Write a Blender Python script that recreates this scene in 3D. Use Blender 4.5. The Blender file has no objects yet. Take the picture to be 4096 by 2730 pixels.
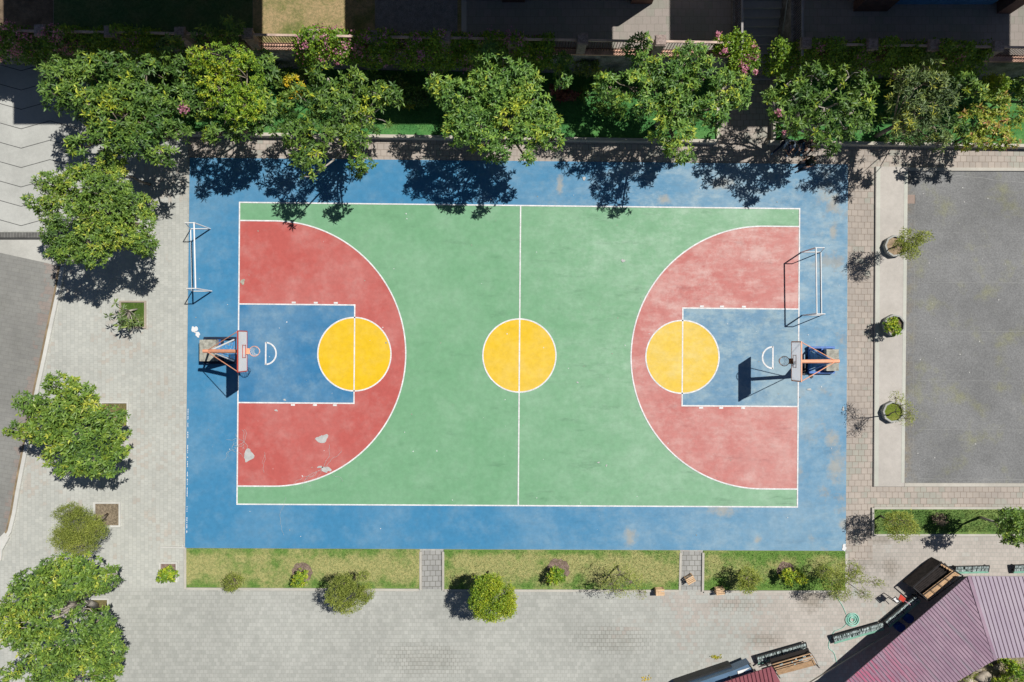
import bpy, bmesh, math, random
import numpy as np
from mathutils import Vector, Matrix, Quaternion

# ------------------------------------------------------------------ camera, sky, sun, exposure
scene = bpy.context.scene
CAM_H = 35.0
cam_data = bpy.data.cameras.new('camera')
cam_data.sensor_width = 36.0
cam_data.lens = 18.0 * CAM_H / 25.6
cam_data.clip_end = 2000.0
cam = bpy.data.objects.new('camera', cam_data)
scene.collection.objects.link(cam)
cam.location = (0, 0, CAM_H)
scene.camera = cam

SUN_V = Vector((0.523, 0.350, 1.0)).normalized()
world = bpy.data.worlds.new('World')
scene.world = world
world.use_nodes = True
wt = world.node_tree
sky = wt.nodes.new('ShaderNodeTexSky')
sky.sky_type = 'NISHITA'
sky.sun_disc = False
sky.air_density = 0.7
sky.dust_density = 0.3
sky.sun_elevation = math.asin(SUN_V.z)
sky.sun_rotation = math.atan2(SUN_V.x, SUN_V.y)
wt.links.new(sky.outputs[0], wt.nodes['Background'].inputs[0])
wt.nodes['Background'].inputs[1].default_value = 0.05
sun_data = bpy.data.lights.new('sun', 'SUN')
sun_data.energy = 5.0
sun_data.angle = math.radians(0.5)
sun_data.color = (1.0, 0.975, 0.93)
sun = bpy.data.objects.new('sun', sun_data)
sun.rotation_euler = SUN_V.to_track_quat('Z', 'Y').to_euler()
sun.location = (20, 13, 40)
scene.collection.objects.link(sun)
scene.view_settings.view_transform = 'Standard'
scene.view_settings.look = 'None'
scene.view_settings.gamma = 1.0
scene.view_settings.use_curve_mapping = False
scene.view_settings.exposure = 0.0
E_LIT = 1.41          # light arriving on a sunlit level surface, used to turn seen colours into base colours

# ------------------------------------------------------------------ helpers
S = 80.0
PI = math.pi
rnd = random.Random(5)
rng = np.random.default_rng(11)

def W(px, py, z=0.0):
    k = (CAM_H - z) / CAM_H / S
    return Vector(((px - 2048) * k, (1365 - py) * k, z))

def lin(c):
    c = c / 255.0
    return c / 12.92 if c <= 0.04045 else ((c + 0.055) / 1.055) ** 2.4

def lit(r, g, b):
    return tuple(min(0.85, lin(v) / E_LIT) for v in (r, g, b))

col = scene.collection

def tag(o, label=None, cat=None, group=None, kind=None):
    if label: o['label'] = label
    if cat: o['category'] = cat
    if group: o['group'] = group
    if kind: o['kind'] = kind
    return o

def empty(name, loc, label, cat, group=None):
    o = bpy.data.objects.new(name, None)
    o.empty_display_size = 0.2
    col.objects.link(o)
    o.location = loc
    return tag(o, label, cat, group)

class MB:
    def __init__(self):
        self.v = []; self.f = []; self.m = []
    def add(self, vs, fs, m=0):
        b = len(self.v)
        self.v += [tuple(v) for v in vs]
        for f in fs:
            self.f.append(tuple(i + b for i in f)); self.m.append(m)
    def poly(self, pts, m=0):
        self.add(pts, [tuple(range(len(pts)))], m)
    def prism(self, pts, z0, z1, m=0, mtop=None):
        pts = [(p[0], p[1]) for p in pts]
        a = sum(pts[i][0] * pts[(i + 1) % len(pts)][1] - pts[(i + 1) % len(pts)][0] * pts[i][1] for i in range(len(pts)))
        if a < 0: pts = pts[::-1]
        n = len(pts)
        f0 = z0 if isinstance(z0, (list, tuple)) else [z0] * n
        f1 = z1 if isinstance(z1, (list, tuple)) else [z1] * n
        if a < 0:
            if isinstance(z0, (list, tuple)): f0 = f0[::-1]
            if isinstance(z1, (list, tuple)): f1 = f1[::-1]
        vs = [(p[0], p[1], f0[i]) for i, p in enumerate(pts)] + [(p[0], p[1], f1[i]) for i, p in enumerate(pts)]
        self.add(vs, [tuple(range(n - 1, -1, -1))] + [(i, (i + 1) % n, n + (i + 1) % n, n + i) for i in range(n)], m)
        self.add(vs[n:], [tuple(range(n))], m if mtop is None else mtop)
    def box(self, c, s, rz=0.0, m=0):
        ca, sa = math.cos(rz), math.sin(rz)
        x, y = s[0] / 2, s[1] / 2
        pts = [(c[0] + ca * a - sa * b, c[1] + sa * a + ca * b) for a, b in ((-x, -y), (x, -y), (x, y), (-x, y))]
        self.prism(pts, c[2] - s[2] / 2, c[2] + s[2] / 2, m)
    def obox(self, p0, p1, w, h, m=0, up=(0, 0, 1)):
        p0 = Vector(p0); p1 = Vector(p1)
        d = (p1 - p0).normalized()
        u = Vector(up)
        if abs(d.dot(u)) > 0.95: u = Vector((1, 0, 0))
        s = d.cross(u).normalized(); t = s.cross(d).normalized()
        vs = []
        for p in (p0, p1):
            for a, b in ((-1, -1), (1, -1), (1, 1), (-1, 1)):
                vs.append(p + s * (a * w / 2) + t * (b * h / 2))
        self.add(vs, [(3, 2, 1, 0), (4, 5, 6, 7), (0, 1, 5, 4), (1, 2, 6, 5), (2, 3, 7, 6), (3, 0, 4, 7)], m)
    def tube(self, pts, r, n=8, m=0, cap=True):
        pts = [Vector(p) for p in pts]
        rs = r if isinstance(r, (list, tuple)) else [r] * len(pts)
        rings = []
        prev = None
        for i, p in enumerate(pts):
            d = (pts[min(i + 1, len(pts) - 1)] - pts[max(i - 1, 0)]).normalized()
            if prev is None:
                u = Vector((0, 0, 1)) if abs(d.z) < 0.9 else Vector((1, 0, 0))
                s = d.cross(u).normalized()
            else:
                s = (prev - d * prev.dot(d)).normalized()
            prev = s
            t = d.cross(s)
            rings.append([p + (s * math.cos(2 * PI * k / n) + t * math.sin(2 * PI * k / n)) * rs[i] for k in range(n)])
        vs = [v for ring in rings for v in ring]
        fs = []
        for i in range(len(pts) - 1):
            for k in range(n):
                fs.append((i * n + k, i * n + (k + 1) % n, (i + 1) * n + (k + 1) % n, (i + 1) * n + k))
        if cap:
            fs.append(tuple(range(n - 1, -1, -1)))
            b = (len(pts) - 1) * n
            fs.append(tuple(b + k for k in range(n)))
        self.add(vs, fs, m)
    def torus(self, c, R, r, n=28, k=8, m=0):
        pts = [(c[0] + R * math.cos(2 * PI * i / n), c[1] + R * math.sin(2 * PI * i / n), c[2]) for i in range(n + 1)]
        self.tube(pts, r, k, m, cap=False)
    def lump(self, c, r, sx=1, sy=1, sz=1, seed=0, m=0, amp=0.25):
        rr = random.Random(seed)
        bm = bmesh.new()
        bmesh.ops.create_icosphere(bm, subdivisions=2, radius=1.0)
        ph = [rr.uniform(0, 6) for _ in range(6)]
        vs = []
        for v in bm.verts:
            q = v.co
            k = 1 + amp * (math.sin(3 * q.x + ph[0]) * math.sin(2.6 * q.y + ph[1]) + 0.5 * math.sin(5 * q.z + ph[2] + 3 * q.x))
            vs.append((c[0] + q.x * r * sx * k, c[1] + q.y * r * sy * k, c[2] + q.z * r * sz * k))
        self.add(vs, [tuple(v.index for v in f.verts) for f in bm.faces], m)
        bm.free()
    def build(self, name, mats, parent=None, smooth=False):
        me = bpy.data.meshes.new(name)
        o = Vector((0, 0, 0)) 
        if parent is not None:
            p = parent
            while p is not None:
                o = o + Vector(p.location); p = p.parent
        me.from_pydata([(v[0] - o.x, v[1] - o.y, v[2] - o.z) for v in self.v], [], self.f)
        if not isinstance(mats, (list, tuple)): mats = [mats]
        for mm in mats: me.materials.append(mm)
        me.polygons.foreach_set('material_index', self.m)
        if smooth: me.polygons.foreach_set('use_smooth', [True] * len(self.f))
        me.update()
        ob = bpy.data.objects.new(name, me)
        col.objects.link(ob)
        if parent is not None: ob.parent = parent
        return ob

def structure(mb, name, mats):
    return tag(mb.build(name, mats), kind='structure')

# ------------------------------------------------------------------ materials
class NT:
    def __init__(self, name):
        self.mat = bpy.data.materials.new(name)
        self.mat.use_nodes = True
        self.t = self.mat.node_tree
        self.b = self.t.nodes['Principled BSDF']
        self.tc = None
    def n(self, typ, **kw):
        nd = self.t.nodes.new(typ)
        for k, v in kw.items(): setattr(nd, k, v)
        return nd
    def put(self, sock, val):
        if isinstance(val, bpy.types.NodeSocket): self.t.links.new(val, sock)
        elif val is not None: sock.default_value = val
    def co(self):
        if self.tc is None: self.tc = self.n('ShaderNodeTexCoord').outputs['Object']
        return self.tc
    def noise(self, scale, detail=4, rough=0.55, vec=None, dist=0.0, off=0.0):
        nd = self.n('ShaderNodeTexNoise')
        v = vec if vec is not None else self.co()
        if off:
            v = self.vadd(v, (off, off * 1.7, off * 0.3))
        self.put(nd.inputs['Vector'], v)
        nd.inputs['Scale'].default_value = scale
        nd.inputs['Detail'].default_value = detail
        nd.inputs['Roughness'].default_value = rough
        nd.inputs['Distortion'].default_value = dist
        return nd.outputs['Fac']
    def vadd(self, v, a):
        nd = self.n('ShaderNodeVectorMath', operation='ADD')
        self.put(nd.inputs[0], v); nd.inputs[1].default_value = a
        return nd.outputs[0]
    def vmul(self, v, a):
        nd = self.n('ShaderNodeVectorMath', operation='MULTIPLY')
        self.put(nd.inputs[0], v); self.put(nd.inputs[1], a)
        return nd.outputs[0]
    def rng(self, v, a, b, c=0.0, d=1.0, smooth=True):
        nd = self.n('ShaderNodeMapRange')
        if smooth: nd.interpolation_type = 'SMOOTHSTEP'
        self.put(nd.inputs[0], v)
        for i, x in enumerate((a, b, c, d)): nd.inputs[1 + i].default_value = x
        return nd.outputs[0]
    def math(self, op, a, b=None):
        nd = self.n('ShaderNodeMath', operation=op)
        self.put(nd.inputs[0], a)
        if b is not None: self.put(nd.inputs[1], b)
        return nd.outputs[0]
    def mix(self, f, a, b, mode='MIX'):
        nd = self.n('ShaderNodeMix', data_type='RGBA', blend_type=mode)
        self.put(nd.inputs[0], f)
        for s, v in ((nd.inputs[6], a), (nd.inputs[7], b)):
            if isinstance(v, tuple): v = (v[0], v[1], v[2], 1.0)
            self.put(s, v)
        return nd.outputs[2]
    def scalecol(self, c, f):
        nd = self.n('ShaderNodeVectorMath', operation='SCALE')
        self.put(nd.inputs[0], c); self.put(nd.inputs['Scale'], f)
        return nd.outputs[0]
    def sep(self, v=None):
        nd = self.n('ShaderNodeSeparateXYZ')
        self.put(nd.inputs[0], v if v is not None else self.co())
        return nd.outputs
    def ramp(self, v, stops):
        nd = self.n('ShaderNodeValToRGB')
        self.put(nd.inputs[0], v)
        el = nd.color_ramp.elements
        el[0].position = stops[0][0]; el[0].color = (*stops[0][1], 1)
        el[1].position = stops[-1][0]; el[1].color = (*stops[-1][1], 1)
        for p, c in stops[1:-1]:
            e = el.new(p); e.color = (*c, 1)
        return nd.outputs[0]
    def bump(self, h, strength=0.3, dist=0.02):
        nd = self.n('ShaderNodeBump')
        nd.inputs['Strength'].default_value = strength
        nd.inputs['Distance'].default_value = dist
        self.put(nd.inputs['Height'], h)
        self.put(self.b.inputs['Normal'], nd.outputs[0])
    def done(self, c, rough=0.8, spec=0.25, metal=0.0):
        if isinstance(c, tuple): c = (c[0], c[1], c[2], 1.0)
        self.put(self.b.inputs['Base Color'], c)
        self.put(self.b.inputs['Roughness'], rough)
        self.b.inputs['Specular IOR Level'].default_value = spec
        self.b.inputs['Metallic'].default_value = metal
        return self.mat

def plain(name, c, rough=0.7, var=0.15, scale=4.0, fine=0.1, fscale=50.0, spec=0.3, metal=0.0, bump=0.0):
    t = NT(name)
    f = t.math('MULTIPLY', t.rng(t.noise(scale, 5), 0.25, 0.75, 1 - var, 1 + var), t.rng(t.noise(fscale, 3), 0.25, 0.75, 1 - fine, 1 + fine))
    if bump: t.bump(t.noise(fscale, 3), bump)
    return t.done(t.scalecol((t.mix(0.0, c, c)), f), rough, spec, metal)

def pavers(name, c1, c2, bw, bh, mortar, joint, warm=None, warmmask=None, rot=0.0, var=0.10, dirt=0.25, stains=()):
    t = NT(name)
    v = t.co()
    if rot:
        nd = t.n('ShaderNodeMapping'); t.put(nd.inputs[0], v); nd.inputs['Rotation'].default_value = (0, 0, rot); v = nd.outputs[0]
    # slightly wavy courses
    wob = t.n('ShaderNodeTexNoise'); t.put(wob.inputs['Vector'], v); wob.inputs['Scale'].default_value = 0.5; wob.inputs['Detail'].default_value = 3
    off = t.n('ShaderNodeVectorMath', operation='MULTIPLY_ADD')
    t.put(off.inputs[0], wob.outputs['Color']); off.inputs[1].default_value = (0.10, 0.10, 0); t.put(off.inputs[2], v)
    br = t.n('ShaderNodeTexBrick')
    t.put(br.inputs['Vector'], off.outputs[0])
    br.inputs['Scale'].default_value = 1.0
    br.inputs['Brick Width'].default_value = bw
    br.inputs['Row Height'].default_value = bh
    br.inputs['Mortar Size'].default_value = mortar
    br.inputs['Mortar Smooth'].default_value = 0.3
    br.inputs['Bias'].default_value = -0.1
    br.inputs['Color1'].default_value = (*c1, 1); br.inputs['Color2'].default_value = (*c2, 1); br.inputs['Mortar'].default_value = (*joint, 1)
    c = br.outputs['Color']
    if warm is not None:
        b2 = t.n('ShaderNodeTexBrick')
        t.put(b2.inputs['Vector'], off.outputs[0])
        for k, x in (('Scale', 1.0), ('Brick Width', bw), ('Row Height', bh), ('Mortar Size', 0.0), ('Bias', 0.0)): b2.inputs[k].default_value = x
        b2.inputs['Color1'].default_value = (0, 0, 0, 1); b2.inputs['Color2'].default_value = (1, 1, 1, 1)
        x, y, _ = t.sep()
        m = warmmask(t, x, y)
        m = t.math('ADD', m, t.rng(b2.outputs['Color'], 0, 1, -0.22, 0.22, smooth=False))
        m = t.rng(m, 0.42, 0.60)
        c = t.mix(t.math('MULTIPLY', m, t.math('SUBTRACT', 1.0, br.outputs['Fac'])), c, t.vmul(c, warm))
    big = t.rng(t.noise(0.22, 5, 0.6), 0.3, 0.7, 1 - var, 1 + var)
    mid = t.rng(t.noise(2.2, 6, 0.65), 0.25, 0.75, 1 - var * 0.7, 1 + var * 0.7)
    fine = t.rng(t.noise(45, 3), 0.2, 0.8, 0.93, 1.07)
    f = t.math('MULTIPLY', t.math('MULTIPLY', big, mid), fine)
    c = t.scalecol(c, f)
    d = t.math('MAXIMUM', t.rng(t.noise(0.9, 7, 0.7, off=13.0), 0.56, 0.80, 0, dirt), t.rng(t.noise(0.28, 8, 0.75, off=23.0), 0.54, 0.74, 0, dirt * .8))
    c = t.mix(d, c, t.vmul(c, (0.62, 0.62, 0.58)))
    for (px, py, rx, ry, amt) in stains:
        p = W(px, py)
        dl = t.n('ShaderNodeVectorMath', operation='LENGTH')
        t.put(dl.inputs[0], t.vmul(t.vadd(t.co(), (-p.x, -p.y, 0)), (S / rx, S / ry, 0.0)))
        mm = t.rng(t.math('ADD', dl.outputs['Value'], t.rng(t.noise(2.2, 7, 0.75, off=px * .01), 0.2, 0.8, -0.8, 0.8, smooth=False)), 1.2, 0.2, 0, amt)
        c = t.mix(mm, c, t.vmul(c, (0.62, 0.60, 0.56)))
        jm = t.math('MULTIPLY', t.rng(dl.outputs['Value'], 1.4, .5), br.outputs['Fac'])
        c = t.mix(t.math('MULTIPLY', jm, .7), c, (0.10, 0.09, 0.07))
    t.bump(t.math('SUBTRACT', 1.0, br.outputs['Fac']), 0.10, 0.008)
    return t.done(c, 0.9, 0.15)

def concrete(name, c, var=0.12, stain=0.3):
    t = NT(name)
    f = t.math('MULTIPLY', t.rng(t.noise(0.35, 6, 0.65), 0.3, 0.7, 1 - var, 1 + var), t.rng(t.noise(5, 6, 0.7), 0.25, 0.75, 1 - var * 0.6, 1 + var * 0.6))
    f = t.math('MULTIPLY', f, t.rng(t.noise(70, 2), 0.2, 0.8, 0.92, 1.08))
    cc = t.scalecol(t.mix(0.0, c, c), f)
    d = t.rng(t.noise(0.8, 7, 0.7, off=5.0), 0.58, 0.78, 0, stain)
    cc = t.mix(d, cc, t.vmul(cc, (0.68, 0.60, 0.52)))
    return t.done(cc, 0.9, 0.15)

def court_paint(name, c, faded, amount=1.0, stain=0.35, stains=(), smudge=0.5):
    t = NT(name)
    x, y, _ = t.sep()
    grad = t.rng(x, -4.0, 15.0, -0.10, 0.50)
    n1 = t.rng(t.noise(0.20, 5, 0.6), 0.35, 0.70, 0, 0.40)
    n2 = t.rng(t.noise(0.9, 7, 0.68, off=3.0), 0.42, 0.75, 0, 0.42)
    st = t.vmul(t.co(), (0.60, 1.5, 1.0))
    right = t.math('MULTIPLY', t.rng(x, -4, 9, 0.12, 1.0), t.rng(y, -9, 6, 0.55, 1.25))
    n3 = t.rng(t.noise(1.0, 7, 0.72, vec=st), 0.43, 0.66, 0, 0.55)
    n4 = t.rng(t.noise(1.3, 6, 0.75, vec=t.vmul(t.co(), (1.8, 5.0, 1.0)), off=7.0), 0.50, 0.72, 0, 0.28)
    n5 = t.rng(t.noise(0.55, 9, 0.78, off=31.0), 0.47, 0.62, 0, 0.50)
    m = t.math('ADD', t.math('ADD', grad, n1), t.math('ADD', n2, t.math('MULTIPLY', t.math('ADD', t.math('ADD', n3, n4), n5), right)))
    m = t.math('MULTIPLY', m, amount)
    cc = t.mix(t.rng(m, 0.0, 1.35, 0, 1, smooth=False), c, faded)
    sm = t.rng(t.noise(0.9, 7, 0.72, vec=t.vmul(t.co(), (0.45, 1.7, 1.0)), off=41.0), 0.55, 0.74, 0, smudge)
    sm = t.math('MULTIPLY', sm, t.rng(x, -8, 6, 0.35, 1.0))
    cc = t.mix(sm, cc, t.vmul(cc, (0.66, 0.66, 0.68)))
    # blotchy dirt of its own shape
    d = t.rng(t.noise(0.55, 8, 0.72, off=9.0), 0.60, 0.76, 0, stain)
    d = t.math('MULTIPLY', d, t.rng(x, -12, 16, 0.25, 1.0))
    cc = t.mix(d, cc, t.vmul(cc, (0.80, 0.68, 0.58)))
    edge = t.math('MULTIPLY', t.rng(x, 13.6, 16.2), t.rng(t.noise(0.7, 8, 0.7, off=21.0), 0.54, 0.66, 0, 0.6))
    cc = t.mix(edge, cc, lit(178, 172, 160))
    for (px, py, rx, ry) in stains:
        p = W(px, py)
        d = t.n('ShaderNodeVectorMath', operation='LENGTH')
        t.put(d.inputs[0], t.vmul(t.vadd(t.co(), (-p.x, -p.y, -0.03)), (S / rx, S / ry, 0.0)))
        mm = t.rng(t.math('ADD', d.outputs['Value'], t.rng(t.noise(2.6, 6, 0.7, off=px * .01), 0.2, 0.8, -0.75, 0.75, smooth=False)), 1.25, 0.20, 0, 0.70)
        cc = t.mix(mm, cc, lit(188, 182, 168))
    f = t.math('MULTIPLY', t.rng(t.noise(3.5, 7, 0.7), 0.25, 0.75, 0.92, 1.08), t.rng(t.noise(60, 2), 0.2, 0.8, 0.96, 1.04))
    cc = t.scalecol(cc, f)
    return t.done(cc, 0.75, 0.2)

def grass_mat(name, g, dry, lo=0.40, hi=0.62, strip=False):
    t = NT(name)
    if strip:                                # trampled dry middle, greener along the edges and towards the right
        x, y, _ = t.sep()
        e_ = t.rng(t.math('ABSOLUTE', t.math('ADD', y, 11.35)), .35, .95, .04, -.09)
        m = t.rng(t.math('ADD', t.noise(0.75, 7, 0.68), t.math('ADD', e_, t.rng(x, 6, 14, .03, -.09))), lo, hi)
    else:
        m = t.rng(t.noise(0.75, 7, 0.68), lo, hi)
    c = t.mix(m, g, dry)
    c = t.mix(t.rng(t.noise(9, 5, 0.7, off=4.0), 0.35, 0.65), t.vmul(c, (0.72, 0.80, 0.72)), t.vmul(c, (1.18, 1.12, 1.1)))
    f = t.rng(t.noise(55, 3, 0.7), 0.25, 0.75, 0.55, 1.40)
    c = t.scalecol(c, f)
    t.bump(t.noise(60, 3), 0.6, 0.03)
    return t.done(c, 0.95, 0.1)

def leaf_mat(name, stops, rough=0.46, trans=0.18, spec=0.34):
    t = NT(name)
    at = t.n('ShaderNodeAttribute', attribute_name='tint')
    geo = t.n('ShaderNodeNewGeometry')
    isl = t.rng(geo.outputs['Random Per Island'], 0, 1, -0.09, 0.09, smooth=False)
    c = t.ramp(t.math('ADD', at.outputs['Fac'], isl), stops)
    v = t.rng(geo.outputs['Random Per Island'], 0, 1, 0.75, 1.25, smooth=False)
    c = t.scalecol(c, v)
    t.done(c, rough, spec)
    tr = t.n('ShaderNodeBsdfTranslucent')
    t.put(tr.inputs[0], t.vmul(c, (1.3, 1.35, 0.6)))
    ms = t.n('ShaderNodeMixShader')
    ms.inputs[0].default_value = trans
    t.t.links.new(t.b.outputs[0], ms.inputs[1]); t.t.links.new(tr.outputs[0], ms.inputs[2])
    t.t.links.new(ms.outputs[0], t.t.nodes['Material Output'].inputs[0])
    return t.mat

G_DK, G_MD, G_LT, G_YL, G_OR = (0.030, 0.075, 0.018), (0.075, 0.155, 0.024), (0.150, 0.235, 0.028), (0.33, 0.35, 0.03), (0.52, 0.34, 0.02)
LM = {
    'plumeria': leaf_mat('plumeria_leaf', [(0.0, (0.037, 0.094, 0.019)), (0.4, (0.098, 0.186, 0.036)), (0.8, (0.192, 0.296, 0.045)), (1.0, (0.400, 0.438, 0.036))]),
    'mango': leaf_mat('glossy_leaf', [(0.0, (0.051, 0.128, 0.032)), (0.4, (0.109, 0.224, 0.046)), (0.75, (0.205, 0.333, 0.055)), (1.0, (0.435, 0.474, 0.049))]),
    'bright': leaf_mat('bright_leaf', [(0.0, (0.052, 0.121, 0.020)), (0.4, (0.132, 0.253, 0.026)), (0.8, (0.247, 0.362, 0.028)), (1.0, (0.437, 0.460, 0.033))]),
    'broad': leaf_mat('broad_leaf', [(0.0, (0.062, 0.120, 0.032)), (0.4, (0.124, 0.222, 0.040)), (0.8, (0.218, 0.316, 0.046)), (1.0, (0.420, 0.440, 0.060))]),
    'olive': leaf_mat('olive_leaf', [(0.0, (0.069, 0.115, 0.049)), (0.5, (0.132, 0.196, 0.066)), (0.8, (0.230, 0.287, 0.066)), (1.0, (0.483, 0.460, 0.055))]),
    'feather': leaf_mat('feather_leaf', [(0.0, (0.155, 0.190, 0.044)), (0.5, (0.285, 0.335, 0.066)), (1.0, (0.42, 0.44, 0.10))], 0.6, 0.3, 0.25),
    'croton': leaf_mat('croton_leaf', [(0.0, (0.08, 0.13, 0.02)), (0.4, (0.26, 0.28, 0.02)), (0.8, (0.56, 0.43, 0.02)), (1.0, (0.60, 0.40, 0.02))]),
    'pinkish': leaf_mat('pinkish_leaf', [(0.0, (0.100, 0.190, 0.028)), (0.5, (0.260, 0.330, 0.038)), (0.8, (0.420, 0.400, 0.057)), (1.0, (0.500, 0.240, 0.133))]),
    'red': leaf_mat('red_leaf', [(0.0, (0.10, 0.03, 0.03)), (0.5, (0.20, 0.06, 0.05)), (1.0, (0.34, 0.14, 0.08))]),
    'flower': leaf_mat('pink_bract', [(0.0, (0.42, 0.10, 0.22)), (0.5, (0.62, 0.24, 0.36)), (1.0, (0.74, 0.46, 0.52))], 0.6, 0.3, 0.2),
    'purple': leaf_mat('purple_bract', [(0.0, (0.30, 0.08, 0.22)), (0.5, (0.55, 0.22, 0.42)), (1.0, (0.66, 0.40, 0.55))], 0.6, 0.3, 0.2),
    'dry': leaf_mat('dry_twig_leaf', [(0.0, (0.16, 0.11, 0.08)), (0.5, (0.26, 0.19, 0.15)), (1.0, (0.36, 0.28, 0.22))], 0.8, 0.1, 0.1),
}
BARK = plain('bark', (0.22, 0.18, 0.14), 0.9, 0.3, 6, 0.2, 60)
BARK_PALE = plain('pale_bark', (0.38, 0.34, 0.29), 0.85, 0.25, 6, 0.2, 60)
M_CONC = concrete('concrete', lit(202, 199, 191))
M_KERB = concrete('kerb_concrete', lit(208, 202, 190), 0.10, 0.35)
M_WHITEKERB = concrete('whitewashed_kerb', lit(226, 224, 216), 0.10, 0.3)
M_SOIL = plain('soil', (0.17, 0.125, 0.085), 0.95, 0.35, 3, 0.4, 40, 0.1, bump=0.5)
M_MULCH = plain('mulch', (0.21, 0.150, 0.125), 0.95, 0.35, 8, 0.5, 45, 0.1, bump=0.6)
M_STONE = plain('wall_stone', (0.21, 0.20, 0.19), 0.9, 0.45, 2.2, 0.3, 14, 0.15, bump=0.6)
M_PILLAR = plain('pillar_stone', (0.30, 0.235, 0.21), 0.85, 0.3, 8, 0.5, 45, 0.2)
M_RAIL = plain('rail_paint', (0.50, 0.37, 0.30), 0.6, 0.25, 3, 0.15, 30)
M_BAR = plain('iron_bar', (0.085, 0.045, 0.035), 0.6, 0.2, 6)
M_COPING = plain('coping_paint', (0.55, 0.33, 0.24), 0.8, 0.35, 2.0, 0.2, 20)
M_WHITE = plain('white_paint', (0.72, 0.72, 0.71), 0.5, 0.07, 3, 0.06, 40, 0.35)
M_LINE = plain('line_paint', (0.68, 0.67, 0.66), 0.75, 0.12, 3.0, 0.14, 14, 0.2)
M_ORANGE = plain('orange_paint', (0.74, 0.34, 0.20), 0.45, 0.12, 5, 0.06, 40, 0.45)
M_RED = plain('red_paint', (0.44, 0.055, 0.035), 0.45, 0.15, 6, 0.08, 50, 0.4)
M_BLUE = plain('blue_steel', (0.035, 0.13, 0.40), 0.45, 0.25, 4, 0.12, 40, 0.45)
M_DKBLUE = plain('dark_blue_steel', (0.018, 0.03, 0.06), 0.5, 0.3, 4)
def board_mat(name, c, fr):
    _t = NT(name)
    _t.done(_t.scalecol(_t.mix(0.0, c, c), _t.rng(_t.noise(2, 5), .3, .7, .95, 1.03)), .3, .4)
    _tr = _t.n('ShaderNodeBsdfTranslucent'); _tr.inputs[0].default_value = (.92, .94, .97, 1)
    _ms = _t.n('ShaderNodeMixShader'); _ms.inputs[0].default_value = fr
    _t.t.links.new(_t.b.outputs[0], _ms.inputs[1]); _t.t.links.new(_tr.outputs[0], _ms.inputs[2]); _t.t.links.new(_ms.outputs[0], _t.t.nodes['Material Output'].inputs[0])
    return _t.mat
M_BOARD = board_mat('board_panel', (.82, .83, .86), .10)
M_ACRYL = board_mat('board_acrylic', (.80, .82, .85), .80)

M_BLOCK = plain('ballast_concrete', (0.33, 0.32, 0.27), 0.9, 0.3, 5, 0.25, 40, 0.15)
M_GREENMET = plain('green_metal', (0.17, 0.36, 0.27), 0.5, 0.2, 5, 0.1, 40, 0.4)
M_BLACKMET = plain('black_metal', (0.018, 0.018, 0.020), 0.5, 0.3, 5, 0.2, 40, 0.4)
M_TRAY = plain('dark_tray', (0.070, 0.095, 0.085), 0.6, 0.4, 8, 0.3, 60)
M_SLAT = plain('pale_slat', (0.36, 0.42, 0.41), 0.45, 0.45, 9, 0.25, 60, 0.4)
M_WOOD = plain('pale_timber', (0.46, 0.29, 0.16), 0.7, 0.2, 5, 0.15, 40)
M_PALLET = plain('pallet_timber', (0.62, 0.42, 0.25), 0.75, 0.18, 9, 0.15, 50)
M_DARK = plain('shadow_gap', (0.02, 0.016, 0.014), 0.9)  # near-black for inner shelf boards, shade between the parts put into the colour
M_SKIN = plain('skin', (0.32, 0.18, 0.12), 0.55, 0.06, 8, 0.05, 60)
M_HAIR = plain('hair', (0.012, 0.010, 0.009), 0.5)
M_WALLP = plain('plaster', (0.42, 0.38, 0.34), 0.9, 0.12, 1, 0.08, 30)
M_BROWNW = plain('brown_column', (0.13, 0.075, 0.06), 0.8, 0.2, 3)
M_ROOFC = plain('roof_concrete', (0.30, 0.27, 0.25), 0.9, 0.2, 1)
M_BLUEWALL = plain('blue_wall', (0.10, 0.27, 0.46), 0.7, 0.15, 2)
M_GLASS = plain('blue_sheet', (0.10, 0.17, 0.26), 0.3, 0.15, 1.5, 0.06, 20, 0.5)
M_HOSE = plain('hose_green', (0.30, 0.62, 0.50), 0.4, 0.2, 8, 0.1, 40, 0.4)
M_TERRACOTTA = plain('rust', (0.30, 0.14, 0.07), 0.8, 0.3, 6)

# ------------------------------------------------------------------ ground and paved areas
def warm_plaza(t, x, y):
    m = t.math('ADD', t.rng(x, 2.0, 15.0, 0.0, 0.62, smooth=False), t.rng(y, -19.0, -9.0, -0.10, 0.10, smooth=False))
    return t.math('ADD', m, t.rng(t.noise(0.35, 6, 0.65, off=2.0), 0.3, 0.7, -0.12, 0.28))

P_PLAZA = pavers('plaza_pavers', lit(198, 198, 190), lit(183, 184, 176), 0.205, 0.195, 0.008, lit(170, 170, 161), (1.10, 0.99, 0.97), warm_plaza, var=0.08, stains=[(3250, 2395, 70, 55, .8), (3400, 2262, 110, 34, .6), (3560, 2270, 40, 40, .6), (3340, 2375, 60, 26, .5), (3060, 2560, 70, 30, .5), (2950, 2420, 120, 30, .3), (3520, 2160, 60, 20, .6), (2450, 2560, 160, 60, .25), (1700, 2640, 180, 70, .25)])
P_LEFT = pavers('pale_pavers', lit(207, 207, 198), lit(194, 195, 187), 0.205, 0.195, 0.007, lit(180, 180, 171), (1.06, 0.97, 0.93), lambda t, x, y: t.rng(t.noise(0.4, 6, 0.65, off=2.0), 0.3, 0.75, 0.0, 0.62), rot=PI / 2, var=0.07, dirt=0.2)
P_PATH = pavers('warm_pavers', lit(198, 186, 174), lit(184, 174, 164), 0.31, 0.30, 0.013, lit(150, 136, 124), (0.93, 1.02, 1.0), lambda t, x, y: t.rng(t.noise(0.45, 5, 0.6), 0.3, 0.75, 0.0, 0.75), var=0.08)
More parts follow.
